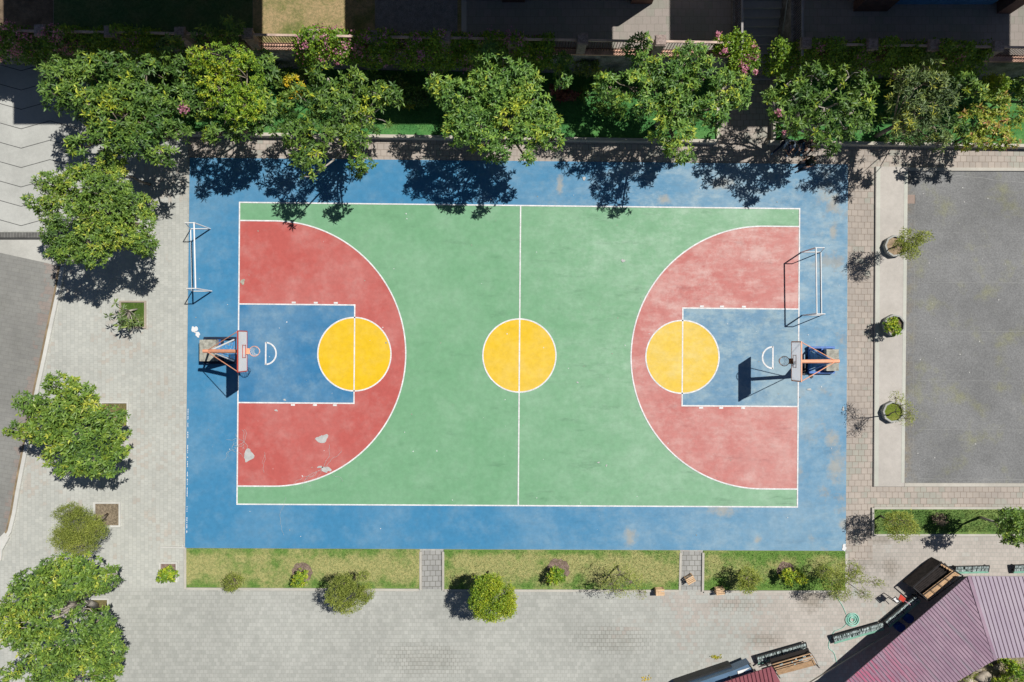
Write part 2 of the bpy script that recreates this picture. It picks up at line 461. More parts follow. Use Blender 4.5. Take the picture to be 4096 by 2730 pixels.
P_WALK = pavers('grey_walk_pavers', lit(184, 183, 178), lit(168, 167, 163), 0.27, 0.26, 0.016, lit(130, 128, 120), var=0.06)
P_ROAD = pavers('road_pavers', lit(156, 155, 149), lit(151, 150, 145), 0.40, 0.20, 0.008, lit(138, 136, 130), (1.16, 1.0, 0.96), lambda t, x, y: t.math('MULTIPLY', t.rng(t.math('ADD', x, t.math('MULTIPLY', y, -0.16)), -24.4, -23.6), t.rng(t.noise(0.9, 6, 0.65), 0.3, 0.7, 0.3, 0.9)), rot=0.18, var=0.10, dirt=0.5)
P_TILE = pavers('terrace_tiles', lit(172, 162, 154), lit(164, 156, 147), 0.36, 0.36, 0.008, lit(140, 134, 124), (0.93, 1.0, 0.96), lambda t, x, y: t.rng(t.noise(0.6, 5, 0.6), 0.3, 0.75, 0.1, 0.8), var=0.06)

g = MB(); g.poly([(-300, -300, 0), (300, -300, 0), (300, 300, 0), (-300, 300, 0)])
structure(g, 'ground', P_PLAZA)
def sheet(name, pts, z, mat):
    m = MB()
    for pp in (pts if isinstance(pts[0][0], (list, tuple)) else [pts]):
        q = [W(x, y) for x, y in pp]
        q = [(v.x, v.y, z) for v in q]
        a = sum(q[i][0] * q[(i + 1) % len(q)][1] - q[(i + 1) % len(q)][0] * q[i][1] for i in range(len(q)))
        m.poly(q if a > 0 else q[::-1])
    return structure(m, name, mat)

sheet('side_pavement', [(-900, 920), (330, 880), (330, 545), (752, 545), (752, 632), (742, 2196), (745, 2352), (330, 2352), (330, 2900), (-900, 2900)], 0.004, P_LEFT)
sheet('path', [[(752, 500), (4700, 500), (4700, 672), (3495, 672), (3495, 690), (3392, 690), (3391, 658), (752, 632)], [(3391, 690), (3495, 690), (3490, 1940), (3490, 2036), (3384, 2036)], [(3384, 2036), (3490, 2036), (3490, 1946), (4700, 1946), (4700, 2030), (3490, 2032), (3490, 2240), (3384, 2240)], [(2880, 300), (3075, 300), (3075, 500), (2880, 500)]], 0.004, P_PATH)
sheet('walkway', [[(1680, 2203), (1775, 2203), (1775, 2357), (1680, 2357)], [(2720, 2206), (2812, 2206), (2812, 2360), (2720, 2360)]], 0.004, P_WALK)

# concrete drive in the upper left with its chevron joints
M_JOINT = plain('joint', (0.10, 0.10, 0.095), 0.9)
m = MB()
q = [W(-900, 100), W(345, 100), W(325, 700), W(300, 925), W(-900, 925)]
m.prism(q, -0.02, 0.008, 0)
def zig(y0, z, w=0.035):
    pts = []
    for i in range(-4, 3):
        xa = i * 230 - 30
        pts += [(xa, y0 + (-8 if i % 1 else 0)), (xa + 115, y0 + 32)]
    pts = [p for p in pts if p[0] < 330]
    for a, b in zip(pts[:-1], pts[1:]):
        A, B = W(*a), W(*b)
        n = Vector((-(B - A).y, (B - A).x, 0)).normalized() * w / 2
        m.poly([(A + n)[:2] + (z,), (A - n)[:2] + (z,), (B - n)[:2] + (z,), (B + n)[:2] + (z,)][::1], 1)
for k in range(9):
    zig(252 + k * 77.5, 0.012)
structure(m, 'driveway', [concrete('drive_concrete', lit(201, 201, 194), 0.10, 0.18), M_JOINT])
sheet('drive_apron', [(-900, 958), (236, 958), (238, 1064), (165, 1048), (0, 1012), (-900, 830)], 0.008, concrete('apron_concrete', lit(206, 204, 195), 0.10, 0.3))
# drain
d0 = empty('drain_channel', W(115, 945), 'narrow slotted drain grating across the pale concrete drive beside leafy tree', 'drain')
m = MB(); q = [W(-300, 930), W(236, 930), W(236, 960), W(-300, 960)]
m.prism(q, -0.02, 0.016); m.build('channel', plain('drain_dark', (0.05, 0.05, 0.048), 0.9), d0)
m = MB()
for i in range(90):
    x = -300 + i * 6
    m.prism([W(x, 931), W(x + 3, 931), W(x + 3, 951), W(x, 951)], 0.016, 0.03)
m.build('grate', plain('grate_iron', (0.20, 0.195, 0.18), 0.7, 0.3, 3), d0)
# lower road
ROADEDGE = [(0, 1012), (165, 1048), (238, 1066), (222, 1160), (205, 1240), (190, 1310), (165, 1430), (143, 1530), (118, 1650), (97, 1770), (75, 1880), (58, 1970), (45, 2050), (28, 2120), (0, 2165)]
sheet('road', ROADEDGE + [(-900, 2300), (-900, 830)], 0.012, P_ROAD)
def strip_pts(pts, w0, w1):
    out = []
    P = [Vector(W(*p)[:2]) for p in pts]
    for i, p in enumerate(P):
        d = (P[min(i + 1, len(P) - 1)] - P[max(i - 1, 0)]).normalized()
        n = Vector((-d.y, d.x))
        out.append((p + n * w0, p + n * w1))
    return out
def kerb_mesh(mb, pts, w0, w1, z0, z1, m=0):
    sp = strip_pts(pts, w0, w1)
    for (a, b), (c, d) in zip(sp[:-1], sp[1:]):
        mb.add([(a.x, a.y, z0), (b.x, b.y, z0), (d.x, d.y, z0), (c.x, c.y, z0), (a.x, a.y, z1), (b.x, b.y, z1), (d.x, d.y, z1), (c.x, c.y, z1)],
               [(4, 5, 6, 7), (7, 6, 5, 4), (0, 1, 5, 4), (2, 3, 7, 6), (0, 4, 7, 3), (1, 2, 6, 5)][0:1] + [(0, 4, 7, 3), (1, 2, 6, 5), (0, 1, 5, 4), (2, 3, 7, 6)], m)
k0 = empty('road_kerb', W(190, 1310), 'long curved kerb with a rusty brown edge and pale top between road and paving', 'kerb')
m = MB(); kerb_mesh(m, ROADEDGE[2:], 0.0, 0.10, -0.01, 0.10); m.build('edge', plain('kerb_edge', (0.24, 0.18, 0.11), 0.9, 0.35, 2), k0)
m = MB(); kerb_mesh(m, ROADEDGE[2:], 0.103, 0.28, -0.01, 0.10); m.build('top', M_WHITEKERB, k0)
m = MB(); m.prism([W(-60, 2165), W(2, 2150), W(24, 2128), W(42, 2150), W(14, 2200), W(10, 2240), W(-60, 2240)], 0, 0.11)
tag(m.build('kerb_ramp', M_WHITEKERB), 'white painted concrete ramp block at the lower end of curved kerb', 'kerb block')

# ------------------------------------------------------------------ sports court
TL, TR, BR, BL = (960, 811), (3197, 836.5), (3188, 2028), (949.6, 2016.7)
def C(u, v, z=0.0):
    a, b = u / 28.0, v / 15.0
    x = (TL[0] * (1 - a) + TR[0] * a) * (1 - b) + (BL[0] * (1 - a) + BR[0] * a) * b
    y = (TL[1] * (1 - a) + TR[1] * a) * (1 - b) + (BL[1] * (1 - a) + BR[1] * a) * b
    p = W(x, y)
    return (p.x, p.y, z)
blue_f, red_f, green_f = lit(166, 192, 206), lit(232, 188, 180), lit(184, 216, 188)
STAINS = [(2655, 800, 30, 20), (2890, 735, 60, 26), (3338, 805, 26, 42), (3332, 930, 16, 36), (2240, 745, 14, 40), (3345, 1870, 40, 70), (3372, 2100, 20, 30), (2520, 2150, 30, 40), (3330, 1760, 30, 40), (2890, 2040, 60, 30), (3150, 1880, 60, 30), (3030, 2160, 20, 14)]
P_BLUE = court_paint('blue_court_paint', lit(74, 146, 190), blue_f, 0.80, stains=STAINS)
P_KEY = court_paint('blue_key_paint', lit(64, 134, 182), lit(164, 190, 202), 1.10)
P_GREEN = court_paint('green_court_paint', lit(129, 183, 139), green_f, 0.62, smudge=0.9)
P_RED = court_paint('red_court_paint', lit(206, 104, 97), red_f, 0.80, smudge=0.6)
P_YEL = court_paint('yellow_court_paint', lit(254, 208, 40), lit(252, 222, 130), 0.9, 0.2)
P_CHIP = plain('bare_concrete_patch', lit(208, 208, 204), 0.9, 0.12, 6, 0.1, 40, 0.15)
P_CHIPW = plain('white_spill', lit(248, 248, 248), 0.9, 0.05, 6, 0.05, 40, 0.15)
P_TAN = plain('bare_tan_patch', lit(186, 182, 166), 0.9, 0.2, 5, 0.15, 40, 0.15)
P_SPLIT = plain('pale_crack', lit(190, 196, 194), 0.9, 0.15, 6)
P_SPLITD = plain('dark_crack', lit(120, 140, 128), 0.9, 0.15, 6)
m = MB()
base = [(760, 632), (3391, 659), (3382, 2203), (741, 2192)]
m.prism([W(*p) for p in base], -0.02, 0.030, 0)
m.poly([C(0, 15, .034), C(28, 15, .034), C(28, 0, .034), C(0, 0, .034)], 1)
def dshape(side, r=6.6, off=0.9, z=0.038):
    a0 = PI / 2
    pts = [(0, 15 - off)] + [(1.77 + r * math.cos(a), 7.5 + r * math.sin(a)) for a in np.linspace(a0, -a0, 64)] + [(0, off)]
    return [(28 - u if side else u, v) for u, v in pts]
for s in (0, 1):
    p = [C(u, v, .038) for u, v in dshape(s)]
    m.poly(p if not s else p[::-1], 2)
    k = [(0, 9.95), (5.8, 9.95), (5.8, 5.05), (0, 5.05)]
    p = [C(28 - u if s else u, v, .042) for u, v in k]
    m.poly(p if not s else p[::-1], 3)
for u in (5.8, 14.05, 22.2):
    m.poly([C(u + 1.83 * math.cos(a), 7.5 - 1.83 * math.sin(a), .046) for a in np.linspace(0, 2 * PI, 49)[:-1]], 4)
# bare patches, spills, specks and cracks
def blotch(px, py, rx, ry, mi, z=.054, seed=0, rot=0.0, n=22):
    rr = random.Random(seed)
    ph = [rr.uniform(0, 6.28) for _ in range(4)]
    pts = []
    for i in range(n):
        a = 2 * PI * i / n
        k = 1 + 0.22 * math.sin(2 * a + ph[0]) + 0.16 * math.sin(3 * a + ph[1]) + 0.12 * math.sin(5 * a + ph[2]) + rr.uniform(-.1, .1)
        x, y = rx * k * math.cos(a), -ry * k * math.sin(a)
        p = W(px + x * math.cos(rot) - y * math.sin(rot), py + x * math.sin(rot) + y * math.cos(rot))
        pts.append((p.x, p.y, z))
    m.poly(pts, mi)
for i, (x, y, rx, ry, mi, rot) in enumerate([
        (996, 1822, 26, 17, 5, -0.9), (1290, 1756, 20, 19, 5, 0), (1305, 1878, 18, 12, 5, 0.4), (1282, 1868, 10, 5, 5, 0), (780, 1318, 11, 14, 6, 0),
        (792, 1338, 13, 8, 6, 0.7), (972, 1128, 10, 9, 7, 0), 
        (2492, 1044, 7, 7, 5, 0), (2336, 716, 5, 9, 5, 0), (3375, 2190, 8, 14, 6, 0.3), (3371, 1636, 4, 8, 5, 0.3),
        (1106, 1642, 6, 4, 5, 0), (1140, 1600, 5, 4, 5, 0), (3236, 1558, 7, 5, 5, 0), (2394, 1850, 4, 3, 5, 0), (2425, 1862, 3, 4, 5, 0), (1545, 1372, 3, 4, 7, 0), (2310, 1530, 4, 3, 5, 0)]):
    blotch(x, y, rx, ry, mi, seed=i, rot=rot)
rs = random.Random(77)
for i in range(120):
    x, y = rs.uniform(760, 3370), rs.uniform(680, 2185)
    r = rs.choice([0.9, 1.1, 1.4, 1.8, 2.3])
    blotch(x, y, r, r * rs.uniform(.6, 1.3), 6 if rs.random() < .7 else 7, seed=1000 + i, n=8)
def crack(x, y, ang, n, step, w, mi, wander=0.5, branch=0.12):
    pts = [(x, y)]
    for _ in range(n):
        ang += rs.uniform(-wander, wander)
        x += math.cos(ang) * step; y += math.sin(ang) * step
        pts.append((x, y))
        if branch and rs.random() < branch: crack(x, y, ang + rs.choice((-1, 1)) * 0.9, n // 2, step, w * .8, mi, wander, 0)
    for i in range(len(pts) - 1):
        A, B = W(*pts[i]), W(*pts[i + 1])
        d = (B - A).normalized(); nn = Vector((-d.y, d.x, 0)) * w / 2
        z = .052
        m.poly([(A - nn)[:2] + (z,), (B - nn)[:2] + (z,), (B + nn)[:2] + (z,), (A + nn)[:2] + (z,)], mi)
for a in (0.4, 1.6, 2.6, 3.5, 4.4, 5.4):
    crack(978, 1768, a, 9, 6, .014, 8)
for a in (0.2, 1.2, 3.0, 4.2): crack(930, 1800, a, 8, 5, .012, 8)
for a in (-1.4, -0.6, 0.3, 2.4, 3.4): crack(1300, 1870, a, 14, 7, .013, 8)
crack(1060, 1810, 1.3, 12, 7, .011, 8); crack(1145, 1990, 1.6, 20, 8, .010, 8, .4, 0)

for y in range(1640, 2130, 9):
    if rs.random() < .6: blotch(754 - (y - 1640) * .01, y, 1.6, rs.uniform(2, 7), 6, seed=y, n=7)
structure(m, 'sports_court', [P_BLUE, P_GREEN, P_RED, P_KEY, P_YEL, P_CHIP, P_CHIPW, P_TAN, P_SPLIT, P_SPLITD])

m = MB()
ZL = 0.050
def line(uv, w=0.066, closed=False):
    P = [Vector(C(u, v)[:2]) for u, v in uv]
    n = len(P); L = []; R = []
    for i in range(n):
        if closed: a, b = P[i - 1], P[(i + 1) % n]
        else: a, b = P[max(i - 1, 0)], P[min(i + 1, n - 1)]
        d = (b - a).normalized(); nn = Vector((-d.y, d.x)) * w / 2
        L.append(P[i] + nn); R.append(P[i] - nn)
    for i in range(n if closed else n - 1):
        j = (i + 1) % n
        m.poly([(R[i].x, R[i].y, ZL), (R[j].x, R[j].y, ZL), (L[j].x, L[j].y, ZL), (L[i].x, L[i].y, ZL)])
def seg(u0, v0, u1, v1, w=0.066): line([(u0, v0), (u1, v1)], w)
h = .033
seg(-h, 0, 28 + h, 0); seg(-h, 15, 28 + h, 15); seg(0, h, 0, 15 - h); seg(28, h, 28, 15 - h); seg(14.05, h, 14.05, 5.64); seg(14.05, 9.36, 14.05, 15 - h)
seg(14.05, 5.70, 14.05, 9.30)
for u in (5.8, 14.05, 22.2): line([(u + 1.83 * math.cos(a), 7.5 + 1.83 * math.sin(a)) for a in np.linspace(0, 2 * PI, 65)[:-1]], .066, True)
for s in (0, 1):
    f = (lambda u: 28 - u) if s else (lambda u: u)
    d = dshape(s)
    line([(f(h), d[0][1])] + d[1:-1] + [(f(h), d[-1][1])])
    seg(f(h), 5.05, f(5.8 + h), 5.05); seg(f(h), 9.95, f(5.8 + h), 9.95); seg(f(5.8), 5.05 + h, f(5.8), 9.95 - h, .062)
    for u in (2.75, 3.85, 4.85):
        seg(f(u - .10), 4.955, f(u + .10), 4.955, .09); seg(f(u - .10), 10.045, f(u + .10), 10.045, .09)
    c0 = 1.37 if not s else 1.28
    line([(f(c0 + .52 * math.cos(a)), 7.5 + .54 * math.sin(a)) for a in np.linspace(PI / 2, -PI / 2, 25)], .075)
    seg(f(c0), 6.93, f(c0), 8.07, .075)
structure(m, 'court_lines', M_LINE)

# ------------------------------------------------------------------ lawns, kerbs, tree pits
G_STRIP = grass_mat('strip_grass', lit(120, 156, 78), lit(186, 184, 124), 0.36, 0.60, True)
G_RIGHT = grass_mat('right_grass', lit(112, 146, 78), lit(146, 166, 96), 0.40, 0.66)
G_UP = grass_mat('upper_grass', lit(86, 146, 82), lit(112, 164, 92), 0.4, 0.7)
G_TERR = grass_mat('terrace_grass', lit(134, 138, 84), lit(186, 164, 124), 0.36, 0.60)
LAWNS = [[(747, 2193.5), (1680, 2197.5), (1680, 2354), (747, 2349)], [(1776, 2198.5), (2720, 2202), (2718, 2358), (1776, 2356)], [(2813, 2202.5), (3380, 2204.5), (3380, 2361), (2813, 2360)]]
RLAWN = [(3492, 2034), (4700, 2034), (4700, 2136), (3492, 2136)]
def lawn(name, polys, z, mat):
    m = MB()
    for p in polys: m.prism([W(*q) for q in p], -0.02, z)
    return structure(m, name, mat)
lawn('lawn', LAWNS, 0.05, G_STRIP)
lawn('side_lawn', [RLAWN], 0.07, G_RIGHT)
def grass_tufts(name, polys, z, n, mat, hgt=0.06):
    V = []
    for p in polys:
        q = np.array([W(*a)[:2] for a in p])
        x0, y0, x1, y1 = q[:, 0].min(), q[:, 1].min(), min(q[:, 0].max(), 27), q[:, 1].max()
        k = int(n * (x1 - x0) * (y1 - y0))
        V.append(np.stack([rng.uniform(x0 + .05, x1 - .05, k), rng.uniform(y0 + .12, y1 - .06, k), np.full(k, z)], 1))
    P = np.concatenate(V); k = len(P)
    a = rng.uniform(0, 2 * PI, k); hh = rng.uniform(.5, 1.3, k) * hgt
    side = np.stack([np.cos(a), np.sin(a), np.zeros(k)], 1) * 0.012
    lean = np.stack([rng.uniform(-.6, .6, k) * hh, rng.uniform(-.6, .6, k) * hh, hh], 1)
    verts = np.stack([P - side, P + side, P + lean], 1).reshape(-1, 3)
    me = bpy.data.meshes.new(name)
    me.from_pydata(verts.tolist(), [], np.arange(3 * k).reshape(-1, 3).tolist())
    me.materials.append(mat)
    o = bpy.data.objects.new(name, me); col.objects.link(o)
    return tag(o, kind='stuff')
grass_tufts('lawn_grass', LAWNS, 0.05, 420, G_STRIP)
grass_tufts('side_lawn_grass', [RLAWN], 0.07, 600, G_RIGHT, .08)
def kerb_thing(label, runs, mat=M_KERB, w=0.11, h=0.075, cat='kerb', group=None):
    m = MB()
    for a, b in runs:
        A, B = W(*a), W(*b)
        m.obox((A.x, A.y, h / 2 - .01), (B.x, B.y, h / 2 - .01), w, h + .02)
    return tag(m.build('lawn_kerb', mat), label, cat, group)
kerb_thing('pale kerb round the leftmost lawn strip below the court', [((743, 2190), (743, 2355)), ((748, 2354), (1676, 2359)), ((1683, 2206), (1683, 2359))])
kerb_thing('pale kerb round the middle lawn strip between two walkways', [((1773, 2207), (1773, 2361)), ((1778, 2361), (2714, 2363)), ((2722, 2211), (2718, 2363))])
kerb_thing('pale kerb round the right lawn strip under the feathery trees', [((2812, 2211), (2810, 2366)), ((2815, 2366), (3380, 2366)), ((3383, 2214), (3383, 2370))])
kerb_thing('thin pale kerb framing the green lawn beside the grey yard', [((3489, 2030), (3489, 2141)), ((3494, 2032), (4700, 2032)), ((3494, 2140), (4700, 2140))], h=.09)
kerb_thing('short white kerb stub at the lower left corner of court', [((645, 2188), (742, 2190)), ((733, 2176), (733, 2186))], M_WHITEKERB, .09, .08)

def tree_pit(px0, py0, px1, py1, label, soil=M_SOIL, group='square tree pits in the pale paving', kerb=M_WHITEKERB):
    c = W((px0 + px1) / 2, (py0 + py1) / 2)
    e = empty('tree_pit', c, label, 'tree pit', group)
    A, B = W(px0, py1), W(px1, py0)
    m = MB(); w = .085
    for a, b in (((A.x, A.y + w / 2), (B.x, A.y + w / 2)), ((A.x, B.y - w / 2), (B.x, B.y - w / 2)), ((A.x + w / 2, A.y + w), (A.x + w / 2, B.y - w)), ((B.x - w / 2, A.y + w), (B.x - w / 2, B.y - w))):
        m.obox((*a, .03), (*b, .03), w, .08)
    m.build('pit_kerb', kerb, e)
    m = MB(); m.poly([(A.x + w, A.y + w, .02), (B.x - w, A.y + w, .02), (B.x - w, B.y - w, .02), (A.x + w, B.y - w, .02)])
    m.build('soil', soil, e)
G_PIT = grass_mat('pit_grass', lit(88, 116, 52), lit(126, 136, 78), .4, .7)
G_DRY = grass_mat('dry_pit_grass', lit(132, 122, 84), lit(168, 150, 112), .4, .6)
tree_pit(479, 1204, 586, 1314, 'square grassy tree pit under the small rosette plumeria', G_PIT, kerb=concrete('thin_kerb', lit(190, 176, 160)))
tree_pit(402, 1607, 516, 1712, 'square white kerbed pit of dry grass half under the round tree', G_DRY)
tree_pit(376, 2008, 484, 2108, 'square white kerbed pit of dark dry litter beside feathery tree', plain('dry_litter', (0.20, 0.16, 0.11), .95, .4, 10, .5, 40, .1))
tree_pit(638, 2248, 712, 2328, 'small white kerbed pit holding a yellow green shrub', M_MULCH)
tree_pit(340, 2392, 438, 2452, 'dry grass tree pit almost covered by the big lower left tree', G_DRY)

for i, (x, y, r, nm) in enumerate([(1210, 2290, 41, 0), (2232, 2278, 46, 0), (3140, 2282, 36, 0)]):
    m = MB(); c = W(x, y)
    rr = random.Random(i)
    m.poly([(c.x + math.cos(a) * r / 80 * rr.uniform(.88, 1.08), c.y + math.sin(a) * r / 80 * rr.uniform(.88, 1.08), .056) for a in np.linspace(0, 2 * PI, 25)[:-1]])
    structure(m, 'mulch_bed', M_MULCH)

# right hand side: concrete strip, asphalt yard
m = MB()
m.prism([W(3500, 668), W(3628, 670), W(3614, 1946), W(3492, 1946)], -.02, .085, 0)
m.prism([W(3629, 672), W(4700, 676), W(4700, 688), W(3629, 685)], -.02, .088, 1)
m.prism([W(3615, 1932), W(4700, 1934), W(4700, 1947), W(3615, 1946)], -.02, .088, 1)
structure(m, 'concrete_strip', [concrete('strip_concrete', lit(206, 199, 190), .10, .35), M_KERB])
m = MB()
m.prism([W(3502, 670), W(3518, 670), W(3510, 1944), W(3494, 1944)], .085, .091)
m.prism([W(3613, 688), W(3627, 688), W(3613, 1930), W(3601, 1930)], .085, .091)
structure(m, 'strip_edging', concrete('edging_concrete', lit(212, 212, 200), .08, .2))
t = NT('asphalt')
f = t.math('MULTIPLY', t.rng(t.noise(0.4, 6, .65), .3, .7, .86, 1.14), t.rng(t.noise(13, 6, .8), .25, .75, .70, 1.30))
c = t.mix(t.rng(t.noise(.6, 7, .7, off=6.0), .50, .72, 0, .70), lit(141, 141, 140), lit(152, 152, 118))
c = t.mix(t.rng(t.noise(1.4, 7, .7, off=16.0), .60, .75, 0, .5), c, lit(168, 166, 160))
x, y, _ = t.sep()
c = t.mix(t.math('MULTIPLY', t.rng(x, 20.4, 19.6, 0, 1), t.rng(t.noise(2.0, 6, .7), .4, .65, 0, .6)), c, lit(150, 138, 116))
M_ASPH = t.done(t.scalecol(t.scalecol(c, f), t.rng(t.noise(90, 2), .2, .8, .85, 1.15)), .95, .15)
sheet('asphalt_yard', [(3627, 686), (4700, 688), (4700, 1934), (3613, 1932)], 0.016, M_ASPH)
m = MB()
for yy in (932, 1130, 1325, 1523, 1718, 1916):
    A, B = W(3672, yy), W(4700, yy + 6)
    m.poly([(A.x, A.y - .008, .022), (B.x, B.y - .008, .022), (B.x, B.y + .008, .022), (A.x, A.y + .008, .022)])
A, B = W(3660, 700), W(3650, 1920)
m.poly([(B.x - .008, B.y, .020), (B.x + .008, B.y, .020), (A.x + .008, A.y, .020), (A.x - .008, A.y, .020)])
yc = [(3770, 716), (3800, 708), (3838, 704), (3880, 710), (3930, 713), (3990, 724), (4060, 728), (4100, 734)]
for (xa, ya), (xb, yb) in zip(yc[:-1], yc[1:]):
    A, B = W(xa, ya), W(xb, yb)
    m.poly([(A.x, A.y - .012, .022), (B.x, B.y - .012, .022), (B.x, B.y + .012, .022), (A.x, A.y + .012, .022)])
structure(m, 'yard_lines', plain('faded_line', lit(164, 164, 161), .9, .2, 2))
m = MB()
rs2 = random.Random(4)
for i in range(46):
    p = W(rs2.uniform(3640, 4096), rs2.uniform(700, 1920)); r = rs2.choice((.012, .018, .03))
    m.poly([(p.x + r * math.cos(a), p.y + r * math.sin(a), .026) for a in np.linspace(0, 2 * PI, 7)[:-1]])
p = W(3645, 798); m.poly([(p.x - .2, p.y - .22, .020), (p.x + .19, p.y - .22, .020), (p.x + .19, p.y + .22, .020), (p.x - .2, p.y + .22, .020)], 1)
structure(m, 'yard_litter', [plain('pale_litter', lit(220, 218, 212), .9), plain('pink_slab', lit(172, 152, 140), .9, .1)])

# ------------------------------------------------------------------ upper bed, kerb seat wall, terrace, stairs
def Yk(X): return 10.20 - 0.0148 * (X + 15.2)
def Yw(X): return 13.55 - 0.0166 * (X + 11.4)
XL, XR = 10.45, 12.90
m = MB()
for a, b in ((-21.0, XL - .35), (XR + .2, 60.0)):
    m.prism([(a, Yk(a) + .16), (b, Yk(b) + .16), (b, Yw(b) - .02), (a, Yw(a) - .02)], -.02, .22)
structure(m, 'planting_bed', G_UP)
grass_tufts('bed_grass', [[(600, 300), (2880, 315), (2880, 538), (600, 515)]], .22, 260, G_UP, .09)
m = MB()
for a, b in ((-21.0, XL - .25), (XR - .2, 60.0)):
    m.prism([(a, Yk(a)), (b, Yk(b)), (b, Yk(b) + .155), (a, Yk(a) + .155)], -.02, .37)
for a in (XL - .30, XR + .04):
    m.prism([(a, Yk(a) + .157), (a + .12, Yk(a) + .157), (a + .12, Yw(a) - .05), (a, Yw(a) - .05)], -.02, .34)
tag(m.build('seat_kerb', concrete('seat_kerb_concrete', lit(214, 206, 190), .10, .3)), 'long low concrete kerb wall holding the planted bed above court', 'kerb wall')
m = MB()
m.prism([(-60, Yw(-60) + .3), (XL - .25, Yw(XL) + .3), (XL - .25, 60), (-60, 60)], -.02, 2.5)
m.prism([(XR + .25, Yw(XR) + .3), (60, Yw(60) + .3), (60, 60), (XR + .25, 60)], -.02, 2.5)
m.prism([(XL - .25, 18.5), (XR + .25, 18.5), (XR + .25, 60), (XL - .25, 60)], -.02, 2.5)
structure(m, 'terrace', P_TILE)
def tsheet(name, x0, x1, z, mat, ya=None):
    a, b = W(x0, 0, 2.5).x, W(x1, 0, 2.5).x
    m = MB(); m.poly([(a, Yw(a) + .31, z), (b, Yw(b) + .31, z), (b, 30, z), (a, 30, z)])
    return structure(m, name, mat)
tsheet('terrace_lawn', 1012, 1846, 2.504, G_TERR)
tsheet('terrace_lawn_shaded', 215, 1011, 2.504, grass_mat('terrace_grass_shaded', lit(86, 118, 74), lit(112, 126, 84), .4, .66))  # shaded part of the terrace lawn, its darker green put into the colour
tsheet('terrace_soil', -1500, 213, 2.504, M_SOIL)
tsheet('terrace_gravel', 1500, 1830, 2.508, plain('gravel', (.20, .19, .18), .95, .2, 4, .4, 40, .1))
tsheet('terrace_edge', 1846, 1866, 2.512, M_KERB)
def walls(label, a, b, name='retaining_wall'):
    e = empty(name, (a, Yw(a), 0), label, 'wall')
    m = MB(); m.prism([(a, Yw(a)), (b, Yw(b)), (b, Yw(b) + .30), (a, Yw(a) + .30)], -.02, 2.50); m.build('stone_face', M_STONE, e)
    m = MB(); m.prism([(a, Yw(a) - .05), (b, Yw(b) - .05), (b, Yw(b) + .27), (a, Yw(a) + .27)], 2.503, 2.60); m.build('coping', M_COPING, e)
walls('dark stone retaining wall under the iron fence left of stairs', -60, XL - .25)
walls('dark stone retaining wall under the iron fence right of stairs', XR + .25, 60)
e = empty('outdoor_stairs', ((XL + XR) / 2, 13.2, 0), 'dark concrete steps climbing between two walls to the upper terrace', 'stairs')
M_STEP = concrete('step_concrete', (.36, .35, .34), .1, .3)
m = MB()
for i in range(15):
    y0 = 13.05 + i * .36
    m.prism([(XL, y0), (XR, y0), (XR, 18.49), (XL, 18.49)], .17 * i if i else -.02, .17 * (i + 1) - .003)
m.build('steps', M_STEP, e)
for X in (XL - .24, XR + .01):
    m = MB(); m.prism([(X, 12.7), (X + .23, 12.7), (X + .23, 18.9), (X, 18.9)], -.02, 2.62); m.build('side_wall', M_STONE, e)
    m = MB()
    for i in range(52):
        y0 = 12.85 + i * .115
        m.obox((X + .115, y0, 2.62), (X + .115, y0, 3.58), .02, .02)
    m.build('railing_bars', M_BAR, e)
    m = MB(); m.obox((X + .115, 12.8, 3.6), (X + .115, 18.9, 3.6), .09, .05); m.build('handrail', plain('grey_rail', (.30, .28, .27), .6), e)

def fence(label, pxs, xend, name='iron_fence'):
    """pillars with a stone cap, top rail and bars between them; pxs: pillar pixel columns at the cap"""
    Xs = [W(p, 0, 3.75).x for p in pxs]
    e = empty(name, (Xs[0], Yw(Xs[0]) + .15, 2.6), label, 'fence')
    for X in Xs:
        y = Yw(X) + .16
        m = MB(); m.box((X, y, 3.10), (.40, .40, 1.20)); m.build('pillar', M_PILLAR, e)
        m = MB(); m.box((X, y, 3.74), (.50, .50, .08)); m.box((X, y, 3.81), (.42, .42, .06)); m.build('pillar_cap', M_PILLAR, e)
    ends = sorted(Xs) + [xend]
    for a, b in zip(ends[:-1], ends[1:]):
        a, b = a + .205, b - .205
        m = MB(); m.obox((a, Yw(a) + .16, 3.66), (b, Yw(b) + .16, 3.66), .10, .06); m.build('top_rail', M_RAIL, e)
        m = MB()
        m.obox((a, Yw(a) + .16, 2.78), (b, Yw(b) + .16, 2.78), .04, .04)
        n = int((b - a) / .125)
        for i in range(1, n):
            x = a + (b - a) * i / n
            m.obox((x, Yw(x) + .16, 2.60), (x, Yw(x) + .16, 3.63), .022, .022)
        m.build('bar_panel', M_BAR, e)
fence('brown iron railing with stone pillars along the terrace left of stairs', [-130, 160, 439, 720, 989, 1252, 1500, 1780, 2050, 2330, 2642], XL - .35)
fence('brown iron railing with stone pillars along the terrace right of stairs', [3225, 3490, 3735, 3993, 4260], 28.0)

